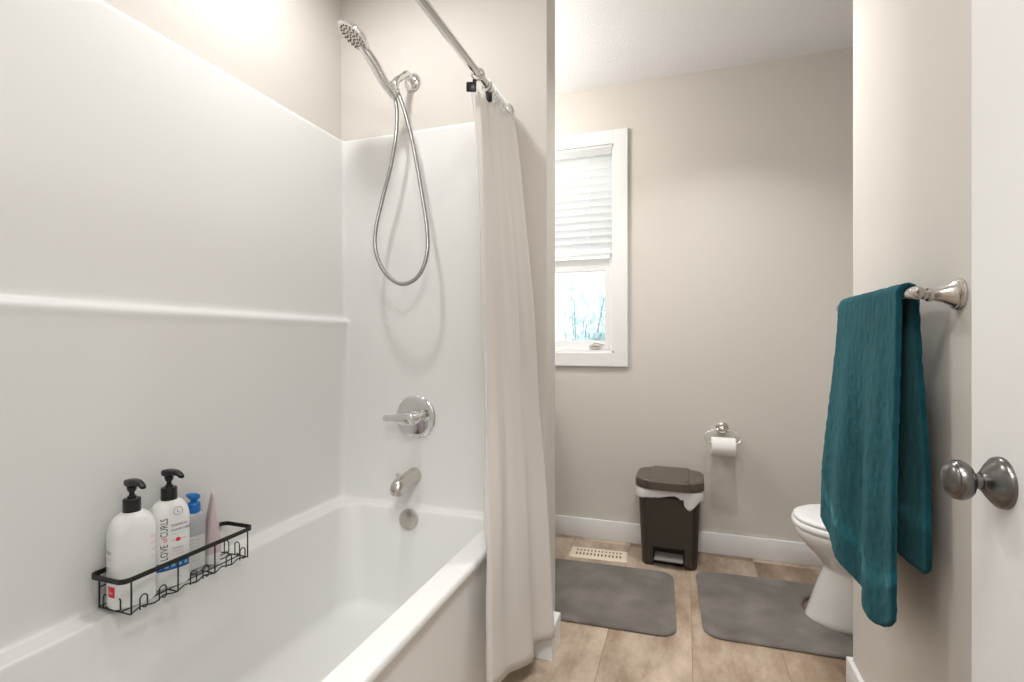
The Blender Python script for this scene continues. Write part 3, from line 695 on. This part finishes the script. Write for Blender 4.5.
bmesh.ops.rotate(bm, verts=bm.verts[:], cent=(0, 0, 0), matrix=Matrix.Rotation(math.radians(200), 3, 'Z')); finish('pump_head', bm, M['bluecap'], b3)
# pink tube standing on its cap
b4 = thing('cream_tube', 'pale pink squeeze tube standing on its cap at the far end of the bottles', 'tube', (-1.240, 1.058, ZBOT), math.radians(-38))
bm = bmesh.new()
rings = []
for k_ in range(13):
    t = k_/12; z = .030 + .165*t; rings.append(superell(lerp(.0235, .0275, t), lerp(.0235, .0018, t**1.5), 2.0, z, 36))
loft(bm, rings)
bmesh.ops.rotate(bm, verts=bm.verts[:], cent=(0, 0, 0), matrix=Matrix.Rotation(0, 3, 'Z')); finish('tube_body', bm, M['pinktube'], b4)
bm = bmesh.new(); lathe(bm, (0, 0, 0), (0, 0, 1), [(0, .0195), (.002, .0205), (.028, .0210), (.031, .019)], 32); finish('cap', bm, M['white_plastic'], b4, angle=30)

# ------------------------------------------------------------------ towel bar and towel
tb = thing('towel_bar', 'brushed nickel towel bar on the wall beside the open door', 'towel bar', (XT, 1.475, 1.172))
BX = -.070
for yy in (-.308, .168):
    p = bpy.data.objects.new('post', None); C.objects.link(p); p.parent = tb; p.location = (0, yy, 0)
    bm = bmesh.new(); lathe(bm, (-.0006, 0, -.004), (-1, 0, 0), [(0, .0300), (.003, .0300), (.004, .0286), (.006, .0286), (.007, .0266), (.010, .0260), (.011, .0240), (.016, .0205), (.026, .0150), (.036, .0118), (.043, .0105), (.0435, .0125), (.047, .0130), (.0505, .0125), (.051, .0090), (.058, .0085)], 44); finish('rosette', bm, M['satin'], p, angle=25)
    bm = bmesh.new(); sgn = -1 if yy < 0 else 1
    lathe(bm, (BX, sgn*-.022, 0), (0, sgn, 0), [(0, .0095), (.006, .0105), (.008, .0125), (.012, .0128), (.030, .0128), (.032, .0115), (.034, .0085), (.0345, .0095), (.038, .0105), (.042, .0095), (.045, .006), (.0458, .0)], 32); finish('bar_socket', bm, M['satin'], p, angle=25)
bm = bmesh.new(); lathe(bm, (BX, -.29, 0), (0, 1, 0), [(0, .0085), (.44, .0085)], 24); finish('bar', bm, M['satin'], tb)

tw = thing('bath_towel', 'dark teal terry bath towel folded over the towel bar', 'towel', (XT+BX, 1.44, 1.172-.70))
twl = Vector(tw.location)
Ltot_f, Ltot_b = .735, .585
def towel_pt(s, q):
    """s 0..1 from the camera end to the far end; q: signed metres from the bar top, + front (room side), - back"""
    R = .0165
    y0, y1 = 1.203, 1.612
    arc = R*PI/2
    y = lerp(y0, y1, s)
    ztop = 1.172 + .0035
    if abs(q) <= arc:
        a = PI/2 + q/R; x = XT+BX + R*math.cos(a); z = ztop + R*math.sin(a); dn = 0
    else:
        dn = abs(q) - arc; sg = 1 if q > 0 else -1
        x = XT+BX - sg*R; z = ztop - dn
    if q > 0:
        k_ = sstep(dn/.45)
        drop = .100*max(0, (s-.10)/.9)**1.9
        z += drop*min(1, dn/.66)**2
        # soft lengthwise folds
        x -= k_*(.011*math.sin(2*PI*(1.35*s+.10)) + .008*math.sin(2*PI*(2.6*s+.55))) + .010*sstep(dn/.3)*(1-abs(2*s-1)) - .004
        x -= .004*math.exp(-((s-.03)/.06)**2)*k_
        y += .003*(dn/.70)*(1-s) + .068*(dn/.7)**.9*s
        x -= .018*s*min(1, dn/.5)**1.5
        # rounded heavy corners at the hem
        if s < .22: z += .050*((.22-s)/.22)**2.2*min(1, dn/.66)**5
    else:
        k_ = sstep(dn/.4)
        x += k_*(.004*math.sin(2*PI*(1.6*s+.3))) + .012*k_
        y += -.012*(dn/.5)*(1-s)
        if s < .07: z += .015*((.07-s)/.07)**2*min(1, dn/.5)**6
    return Vector((x, y, z))
qs = [-Ltot_b + (Ltot_b-.026)*i/34 for i in range(35)] + [-.026 + .052*i/10 for i in range(1, 10)] + [.026 + (Ltot_f-.026)*i/60 for i in range(61)]
bm = bmesh.new(); NSW = 60
rings = [[towel_pt(i/NSW, q) - twl for i in range(NSW+1)] for q in qs]
lay = bm.verts.layers.float.new('band')
R_ = loft(bm, rings, closed=False, cap0=False, cap1=False)
for q, row in zip(qs, R_):
    dd = (Ltot_f - q) if q > 0 else (Ltot_b + q)
    bnd = max(0, min(1, min((dd-.082)/.006, (.132-dd)/.006)))
    for v in row: v[lay] = bnd
to = finish('terry_cloth', bm, M['towel'], tw, angle=180)
md = to.modifiers.new('thick', 'SOLIDIFY'); md.thickness = .011; md.offset = 0
md = to.modifiers.new('round', 'SUBSURF'); md.levels = 1; md.render_levels = 1
tx = bpy.data.textures.new('terry', 'CLOUDS'); tx.noise_scale = .018
md = to.modifiers.new('fluff', 'DISPLACE'); md.texture = tx; md.strength = .004; md.mid_level = .5

# ------------------------------------------------------------------ toilet
TX, TYC = 0.408, 2.255
tl = thing('toilet', 'white ceramic toilet half hidden behind the teal towel', 'toilet', (TX+.36, TYC, 0))
def egg(x0, x1, hw, z, N=56, p=2.25, fat=.42):
    """elongated outline: tip at x0 (front), back at x1"""
    out = []
    for i in range(N):
        t = 2*PI*i/N; c_, s_ = math.cos(t), math.sin(t)
        cx = x0 + (x1-x0)*fat*1.25
        x = cx + (c_*(x1-cx) if c_ > 0 else c_*(cx-x0)); 
        y = hw*math.copysign(abs(s_)**(2/p), s_)
        out.append(Vector((x-.36, y, z)))
    return out
bm = bmesh.new(); rings = []
for z, x0, x1, hw in ((0, .046, .60, .118), (.010, .044, .60, .120), (.022, .048, .59, .117), (.08, .066, .57, .110), (.15, .090, .55, .104), (.195, .106, .54, .102), (.208, .110, .535, .103), (.214, .106, .53, .108), (.235, .092, .525, .120), (.262, .066, .52, .138), (.290, .038, .505, .156), (.315, .018, .49, .168), (.335, .009, .48, .175), (.352, .007, .475, .178), (.358, .012, .470, .175)):
    rings.append(egg(x0, x1, hw, z))
rings.append(egg(.045, .42, .135, .358)); rings.append(egg(.07, .40, .115, .32)); rings.append(egg(.15, .33, .06, .22))
loft(bm, rings); finish('bowl', bm, M['ceramic'], tl, angle=60)
bm = bmesh.new(); rings = []
for z, g_ in ((.360, .010), (.362, .002), (.369, 0), (.379, .001), (.383, .007)):
    rings.append(egg(g_-.002, .465-g_, .182-g_, z))
loft(bm, rings); finish('seat', bm, M['white_plastic'], tl, angle=60)
bm = bmesh.new(); rings = []
for z, g_ in ((.3845, .012), (.3865, .005), (.392, .003), (.398, .005), (.403, .014), (.4055, .035)):
    rings.append(egg(g_, .470-g_, .180-g_, z))
loft(bm, rings); finish('lid', bm, M['white_plastic'], tl, angle=60)
bm = bmesh.new(); rings = [rrect(.47+.01-.36, .66-.36, -.19, .19, .03, .34, 6), rrect(.47-.36, .665-.36, -.20, .20, .035, .36, 6), rrect(.465-.36, .672-.36, -.215, .215, .035, .70, 6)]
loft(bm, rings); box(bm, .40-.36, .62-.36, -.10, .10, .22, .345, .02, 3); finish('tank', bm, M['ceramic'], tl)
bm = bmesh.new(); rings = [rrect(.458-.36, .678-.36, -.222, .222, .035, .7005, 6), rrect(.453-.36, .680-.36, -.225, .225, .038, .712, 6), rrect(.456-.36, .678-.36, -.222, .222, .038, .730, 6), rrect(.47-.36, .665-.36, -.21, .21, .03, .735, 6)]
loft(bm, rings); finish('tank_lid', bm, M['ceramic'], tl)
bm = bmesh.new(); lathe(bm, (.466-.36, .15, .64), (-1, 0, 0), [(0, .012), (.008, .012), (.010, .008), (.014, .006)], 20); tube(bm, [(.452-.36, .15, .64), (.450-.36, .10, .634), (.450-.36, .07, .632)], [.005, .006, .007], 10); finish('flush_lever', bm, M['chrome'], tl)

# ------------------------------------------------------------------ toilet paper
hc = at_y(722, 428, YF); 
hp = thing('paper_holder', 'chrome ring toilet paper holder on the far wall', 'toilet paper holder', (hc.x, YF-.0005, hc.z))
bm = bmesh.new(); lathe(bm, (0, 0, 0), (0, -1, 0), [(0, .031), (.004, .031), (.006, .029), (.010, .026), (.012, .021), (.020, .016), (.034, .014), (.040, .015), (.044, .0185), (.050, .0195), (.056, .0175), (.062, .010), (.064, 0)], 36); finish('post', bm, M['satin'], hp, angle=30)
bm = bmesh.new(); RW, RH = .086, .036
ring = [Vector((RW*math.copysign(abs(math.cos(a))**.85, math.cos(a)), -.048 - .022*(1-math.sin(a))/2, -.036 + RH*math.sin(a))) for a in [2*PI*i/56 for i in range(56)]]
tube(bm, ring, .0036, 10, closed=True); finish('ring', bm, M['chrome'], hp)
rl = thing('toilet_roll', 'white toilet paper roll hanging on the chrome ring', 'toilet paper', (hc.x+.001, YF-.0685, hc.z-.074-.008))
bm = bmesh.new()
rings = []
for x, r in ((-.055, .0215), (-.055, .0445), (-.0535, .046), (.0535, .046), (.055, .0445), (.055, .0215), (-.055, .0215)):
    rings.append([Vector((x, r*math.cos(a), r*math.sin(a))) for a in [2*PI*i/44 for i in range(44)]])
loft(bm, rings, cap0=False, cap1=False); bmesh.ops.remove_doubles(bm, verts=bm.verts[:], dist=1e-5)
bm2 = bmesh.new()
finish('paper', bm, M['paper'], rl, angle=35)
rings = [[Vector((x, .0212*math.cos(a), .0212*math.sin(a))) for a in [2*PI*i/28 for i in range(28)]] for x in (-.0545, .0545)]
rings += [[Vector((x, .0196*math.cos(a), .0196*math.sin(a))) for a in [2*PI*i/28 for i in range(28)]] for x in (.0545, -.0545)]
loft(bm2, rings, cap0=False, cap1=False); finish('core', bm2, M['card'], rl, angle=35)

# ------------------------------------------------------------------ trash bin
bn = thing('trash_bin', 'dark brown step-on trash bin with a taupe lid against the far wall', 'trash bin', (-.066, 2.628, 0), math.radians(-1.5))
def octo(hw, y0, y1, cut, z, bow=0, n_=6):
    """outline with cut rear/front corners; bow pushes the front middle forward"""
    P = []
    f = [(-hw, y0+cut), (-hw+cut*.9, y0)]
    for i in range(n_+1): t = i/n_; P.append(Vector((lerp(-hw+cut*.9, hw-cut*.9, t), y0 - bow*math.sin(PI*t), z)))
    P += [Vector((hw-cut*.25, y0+cut*.55, z)), Vector((hw, y0+cut, z)), Vector((hw, y1-cut, z)), Vector((hw-cut*.25, y1-cut*.5, z)), Vector((hw-cut*.9, y1, z)), Vector((-hw+cut*.9, y1, z)), Vector((-hw+cut*.25, y1-cut*.5, z)), Vector((-hw, y1-cut, z)), Vector((-hw, y0+cut, z)), Vector((-hw+cut*.25, y0+cut*.55, z))]
    return P
bm = bmesh.new()
loft(bm, [octo(.123, -.106, .100, .020, .0), octo(.126, -.110, .104, .024, .006), octo(.142, -.118, .116, .034, .345), octo(.146, -.121, .120, .038, .352), octo(.146, -.121, .120, .038, .366)])
# recess for the pedal: carve with a boolean-free inset -> raised front frame pieces
bo = finish('bin_body', bm, M['bin'], bn, angle=40)
cb = bmesh.new(); box(cb, -.072, .072, -.2, -.075, -.02, .098, .006, 2); cut = finish('cutter', cb, M['bin'])
cut.location = bn.location; cut.rotation_euler = bn.rotation_euler
bpy.context.view_layer.update()
bmd = bo.modifiers.new('recess', 'BOOLEAN'); bmd.object = cut; bmd.operation = 'DIFFERENCE'; bmd.solver = 'EXACT'
dg = bpy.context.evaluated_depsgraph_get(); nm = bpy.data.meshes.new_from_object(bo.evaluated_get(dg))
bo.modifiers.clear(); bo.data = nm; bpy.data.objects.remove(cut)
def pan_w(z): return .104 + .004*min(1, z/.30) - (.032*(1-math.sqrt(max(0, 1-((z-.30)/.034)**2))) if z > .30 else 0)
PU = [-1, -.84, -.675, -.4, -.15, .15, .4, .675, .84, 1]; PZ = [.022, .06, .098, .16, .23, .30, .312, .322, .329, .333]
bm = bmesh.new(); G = {}
for i, u in enumerate(PU):
    for j, z in enumerate(PZ):
        x = math.copysign(.072, u) if (abs(abs(u)-.675) < .01 and z < .1) else u*pan_w(z)
        G[i, j] = bm.verts.new((x, -.1130 - .008*z/.345 - .0060*math.cos(x/.108*PI/2), z))
for i in range(len(PU)-1):
    for j in range(len(PZ)-1):
        if not (2 <= i <= 6 and j < 2): bm.faces.new((G[i, j], G[i+1, j], G[i+1, j+1], G[i, j+1]))
bmesh.ops.delete(bm, geom=[v for v in bm.verts if not v.link_faces], context='VERTS')
bmesh.ops.solidify(bm, geom=bm.faces[:], thickness=-.003)
finish('front_panel', bm, M['bin'], bn, angle=35)
bm = bmesh.new(); box(bm, -.066, .066, -.130, -.074, .034, .044, .004, 3)
for v in bm.verts:
    v.co.y += -.010*(1-(v.co.x/.062)**2) if v.co.y < -.11 else 0
    v.co.z += .012*(v.co.y+.124)/.04
pe = finish('pedal', bm, M['pedal'], bn); pe['label'] = 'light grey foot pedal'
ld = bpy.data.objects.new('lid', None); C.objects.link(ld); ld.parent = bn; ld['label'] = 'taupe lid with a raised middle panel'
bm = bmesh.new(); loft(bm, [octo(.156, -.128, .122, .052, .372, .012), octo(.159, -.131, .124, .052, .380, .012), octo(.158, -.130, .122, .052, .412, .012), octo(.150, -.122, .116, .050, .420, .011), octo(.10, -.08, .08, .03, .4225)]); finish('lid_shell', bm, M['binlid'], ld, angle=30)
bm = bmesh.new(); loft(bm, [octo(.092, -.142, .112, .006, .376, .008), octo(.092, -.146, .116, .006, .412, .008), octo(.088, -.136, .110, .008, .4285, .008), octo(.07, -.10, .09, .008, .432, .004)]); finish('raised_panel', bm, M['binlid'], ld, angle=30)
# bin bag folded over the rim
bg = thing('bin_bag', 'white plastic bag folded over the rim of the brown bin', 'bin bag', (-.066, 2.628, .30), math.radians(-1.5))
bm = bmesh.new(); base = octo(.1475, -.1225, .1215, .038, 0, 0, 24)
NB = len(base); rr = random.Random(3)
def hang(p):
    x, y = p.x, p.y
    if y < -.11:
        t = (x+.147)/.294
        return .028 + .030*math.exp(-((t-.03)/.07)**2) + .010*math.sin(7*t) + .062*math.exp(-((t-.80)/.11)**2) + .012*math.exp(-((t-.98)/.08)**2)
    return .045 + .012*math.sin(20*y+8*x)
rings = []
for k_ in range(9):
    t = k_/8; row = []
    for p in base:
        d_ = hang(p); z = .368 - d_*t - .30
        taper = (1 - .043*d_*t/.35*1.1); puff = 1.035 + .010*math.sin(PI*t)*(1+.5*math.sin(90*p.x)+.4*math.sin(60*p.y)) + .012*t*(1 if p.y > -.11 else .3)
        row.append(Vector((p.x*puff*taper, p.y*puff*taper, z)))
    rings.append(row)
rings = [[Vector((p.x*.96, p.y*.96, .3695-.30)) for p in base]] + rings
loft(bm, rings, cap0=False, cap1=False)
bo2 = finish('bag_film', bm, M['bag'], bg, angle=70)
md = bo2.modifiers.new('thick', 'SOLIDIFY'); md.thickness = .0008

# ------------------------------------------------------------------ floor register
fr = thing('floor_register', 'cream metal floor vent between the far wall and the left mat', 'floor vent', (-.408, 2.556, 0), math.radians(4))
bm = bmesh.new(); 
loft(bm, [rrect(-.142, .142, -.062, .062, .004, .0005, 4), rrect(-.142, .142, -.062, .062, .004, .003, 4), rrect(-.135, .135, -.055, .055, .004, .007, 4), rrect(-.12, .12, -.04, .04, .004, .0075, 4)])
finish('plate', bm, M['cream'], fr, angle=25)
for row, yy in enumerate((-.022, .022)):
    for i in range(13):
        x = -.108 + .018*i; hh = .013 if row == 0 else .008
        bm = bmesh.new(); box(bm, x-.0035, x+.0035, yy-hh, yy+hh, .0070, .0080); finish('slot', bm, M['darkhole'], fr, smooth=False)

# ------------------------------------------------------------------ mats
def mat_ring(outline, z, inset):
    out = []; N_ = len(outline)
    for i, p in enumerate(outline):
        a, b_ = outline[i-1], outline[(i+1) % N_]; tg = Vector((b_.x-a.x, b_.y-a.y)).normalized()
        out.append(Vector((p.x - tg.y*inset, p.y + tg.x*inset, z)))
    return out
def make_mat(name, label, outline, loc, rz=0):
    o_ = thing(name, label, 'bath mat', loc, rz)
    bm = bmesh.new()
    R = loft(bm, [mat_ring(outline, .0008, .003), mat_ring(outline, .003, 0), mat_ring(outline, .007, .0), mat_ring(outline, .0105, .004), mat_ring(outline, .012, .011)], cap0=True, cap1=True)
    bmesh.ops.triangulate(bm, faces=[f for f in bm.faces if len(f.verts) > 4])
    finish('foam_pad', bm, M['mat_grey'], o_, angle=60)
    return o_
L1 = rrect(-.40, .40, -.266, .266, .065, 0, 8)
make_mat('bath_mat', 'grey rounded bath mat on the tiles in front of the floor vent', L1, (-.435, 2.170, 0), math.radians(-1.6+4))
# contour mat: U-shaped cut-out for the toilet base
R0 = []
xa, xb, ya, yb, r = 0.0, .56, -.302, .250, .065
def arc_pts(cx, cy, r_, a0, a1, n_=8): return [Vector((cx + r_*math.cos(lerp(a0, a1, i/n_)), cy + r_*math.sin(lerp(a0, a1, i/n_)), 0)) for i in range(n_+1)]
R0 += arc_pts(xb-.03, yb-.03, .03, 0, PI/2, 5) + arc_pts(xa+r, yb-r, r, PI/2, PI) + arc_pts(xa+r, ya+r, r, PI, 1.5*PI) + arc_pts(xb-.03, ya+.03, .03, 1.5*PI, 2*PI, 5)
nc, nr = .512, .140
R0 += [Vector((xb, -nr, 0))] + [Vector((nc - .0, -nr, 0))] + [Vector((nc - nr*.86*math.sin(a), -nr*math.cos(a), 0)) for a in [PI*i/18 for i in range(1, 18)]] + [Vector((nc, nr, 0))] + [Vector((xb, nr, 0))]
make_mat('contour_mat', 'grey contour bath mat cut out around the toilet base', R0, (.058, 2.268, 0), math.radians(2))

# ------------------------------------------------------------------ vanity behind the wing wall (its worktop shades the far wall)
vn = thing('vanity_cabinet', 'white vanity cabinet behind the wing wall under the window', 'cabinet', (-1.03, 2.29, 0))
bm = bmesh.new(); box(bm, -.27, .235, -.455, .455, .09, .82); box(bm, -.27, .18, -.455, .455, 0, .09); finish('carcass', bm, M['wood'], vn, smooth=False)
for yy in (-.2275, .2275):
    bm = bmesh.new(); box(bm, .236, .254, yy-.22, yy+.22, .11, .80, .002, 1); finish('cabinet_door', bm, M['wood'], vn, angle=28)
    bm = bmesh.new(); tube(bm, [(.254, yy*.25, .62), (.275, yy*.25, .62), (.275, yy*.25, .74), (.254, yy*.25, .74)], .004, 8); finish('handle', bm, M['satin'], vn)
bm = bmesh.new(); box(bm, -1.302, -.745, 1.826, 2.752, .8205, .850, .004, 2)
tag(finish('vanity_worktop', bm, M['stone'], angle=28), 'grey stone worktop on the vanity cabinet', 'worktop')

# ------------------------------------------------------------------ lamps
def downlight(name, label, x, y):
    t = thing(name, label, 'ceiling light', (x, y, ZC))
    bm = bmesh.new(); lathe(bm, (0, 0, -.0005), (0, 0, -1), [(0, .075), (.004, .075), (.006, .068), (.006, .056), (.0035, .054)], 40); finish('trim_ring', bm, M['trim'], t)
    bm = bmesh.new(); lathe(bm, (0, 0, -.0015), (0, 0, -1), [(0, .054), (.0015, .054)], 32); finish('lens', bm, M['lampface'], t)
    return t
def area(name, loc, size, watts, col=(1, .93, .85), rot=(0, 0, 0), shape='DISK', size_y=None, spread=PI):
    L_ = bpy.data.lights.new(name, 'AREA'); L_.shape = shape; L_.size = size; L_.energy = watts; L_.color = col; L_.spread = spread
    if size_y: L_.size_y = size_y
    o_ = bpy.data.objects.new(name, L_); C.objects.link(o_); o_.location = loc; o_.rotation_euler = rot; return o_
WARM = (1, .995, .988)
downlight('recessed_light', 'round recessed ceiling light above the tub', -.94, 1.15)
area('tub_lamp', (-.94, 1.15, ZC-.010), .11, 5.4, WARM)
downlight('recessed_light', 'added fill light in a round recessed fitting in the hallway', .1, -.70)
area('hall_fill', (.1, -.70, ZC-.012), .30, 26, WARM)  # unseen fill added behind the camera to brighten surfaces facing the doorway
fm = thing('added_flush_fill', 'added fill light shaped as a round flush fitting just inside the door', 'ceiling light', (-.05, .28, ZC))
bm = bmesh.new(); lathe(bm, (0, 0, -.0005), (0, 0, -1), [(0, .19), (.02, .19), (.022, .18)], 48); finish('rim', bm, M['satin'], fm)
bm = bmesh.new(); lathe(bm, (0, 0, -.021), (0, 0, -1), [(0, .178), (.02, .17), (.045, .13), (.06, .07), (.064, 0)], 48); finish('shade', bm, M['lampface'], fm)
area('flush_fill', (-.05, .28, ZC-.09), .36, 6, WARM)  # fitting and lamp are added, a soft fill for the near room
vl = thing('vanity_light', 'three-globe vanity light on the left wall above the vanity', 'wall light', (XL+.001, 2.15, 2.02))
bm = bmesh.new(); box(bm, 0, .02, -.25, .25, -.03, .03, .005, 2); finish('back_plate', bm, M['satin'], vl, angle=28)
for yy in (-.18, 0, .18):
    bm = bmesh.new(); lathe(bm, (.02, yy, 0), (1, 0, 0), [(0, .012), (.03, .012)], 16); lathe(bm, (.075, yy, -.05), (0, 0, 1), [(0, .02), (.01, .036), (.05, .042), (.09, .036), (.10, .02)], 24); finish('globe', bm, M['lampface'], vl)
pl = bpy.data.lights.new('vanity_lamp', 'POINT'); pl.energy = 12; pl.shadow_soft_size = .06; pl.color = WARM
po = bpy.data.objects.new('vanity_lamp', pl); C.objects.link(po); po.location = (XL+.20, 2.10, 2.04)

downlight('recessed_light', 'added fill light in a round recessed fitting between the window wall and the wing wall', .15, 2.02)
area('far_fill', (.15, 2.02, ZC-.010), .11, 5, WARM, spread=math.radians(115))  # added downward fill, lifts the far wall, floor and mats

# ------------------------------------------------------------------ outside the window
gd = slab('ground', 'pale lawn outside the window', 'ground', M['lawn'], -9, 5, 3.3, 16, -.6, -.5)
M['leaf2'] = mat('glare_paled_leaf', (0.72, 0.84, 0.86), 0.7)  # overexposed daylight haze put into the leaf colour
def shrub(x, y, h, w_, lab, seed):
    t = thing('shrub', lab, 'shrub', (x, y, -.5), 0, 'shrubs outside the window')
    R = random.Random(seed); bm = bmesh.new(); bs = bmesh.new()
    for q in range(11):
        a = R.random()*2*PI; top = Vector((w_*R.uniform(.2, 1)*math.cos(a), w_*R.uniform(.2, 1)*math.sin(a), h*R.uniform(.7, 1)))
        pts = smooth_path([(0, 0, 0), top*.5 + Vector((0, 0, .12*h)), top], 8); tube(bs, pts, [lerp(.018, .004, i/(len(pts)-1)) for i in range(len(pts))], 6)
        for i in range(46):
            p = pts[int(lerp(3, len(pts)-1, R.random()))] + Vector((R.gauss(0, .06), R.gauss(0, .06), R.gauss(0, .06)))
            d_ = Vector((R.gauss(0, .6), R.gauss(0, .6), R.gauss(.7, .4))).normalized(); _, u_, v_ = frame(d_); s_ = .03+.035*R.random()
            bm.faces.new([bm.verts.new(c_) for c_ in (p-d_*s_*1.6, p+u_*s_*.6, p+d_*s_*1.6, p-u_*s_*.6)])
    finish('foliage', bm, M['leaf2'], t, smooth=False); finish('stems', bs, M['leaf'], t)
shrub(-1.0, 5.0, 2.3, .45, 'glare-paled blue-green shrub seen at the left of the lower window pane', 1)
shrub(-.80, 6.8, 2.45, .55, 'glare-paled blue-green shrub seen at the right of the lower window pane', 2)
shrub(-2.05, 6.0, 2.3, .5, 'tall glare-paled blue-green shrub partly hidden left of the window pane', 3)

# ------------------------------------------------------------------ world, camera, colour
wd = bpy.data.worlds.new('overcast_sky'); bpy.context.scene.world = wd; wd.use_nodes = True
bgk = wd.node_tree.nodes['Background']; bgk.inputs['Color'].default_value = (.90, .96, 1.0, 1); bgk.inputs['Strength'].default_value = 1.7
cam = bpy.data.cameras.new('camera'); cam.sensor_width = 36; cam.lens = FX/1024*36; cam.clip_start = .01
co_ = bpy.data.objects.new('camera', cam); C.objects.link(co_); co_.location = (0, 0, H); co_.rotation_euler = (PI/2, 0, TH)
sc_ = bpy.context.scene; sc_.camera = co_
vs = sc_.view_settings; vs.view_transform = 'Standard'; vs.look = 'None'; vs.gamma = 1; vs.use_curve_mapping = False; vs.exposure = 0.46
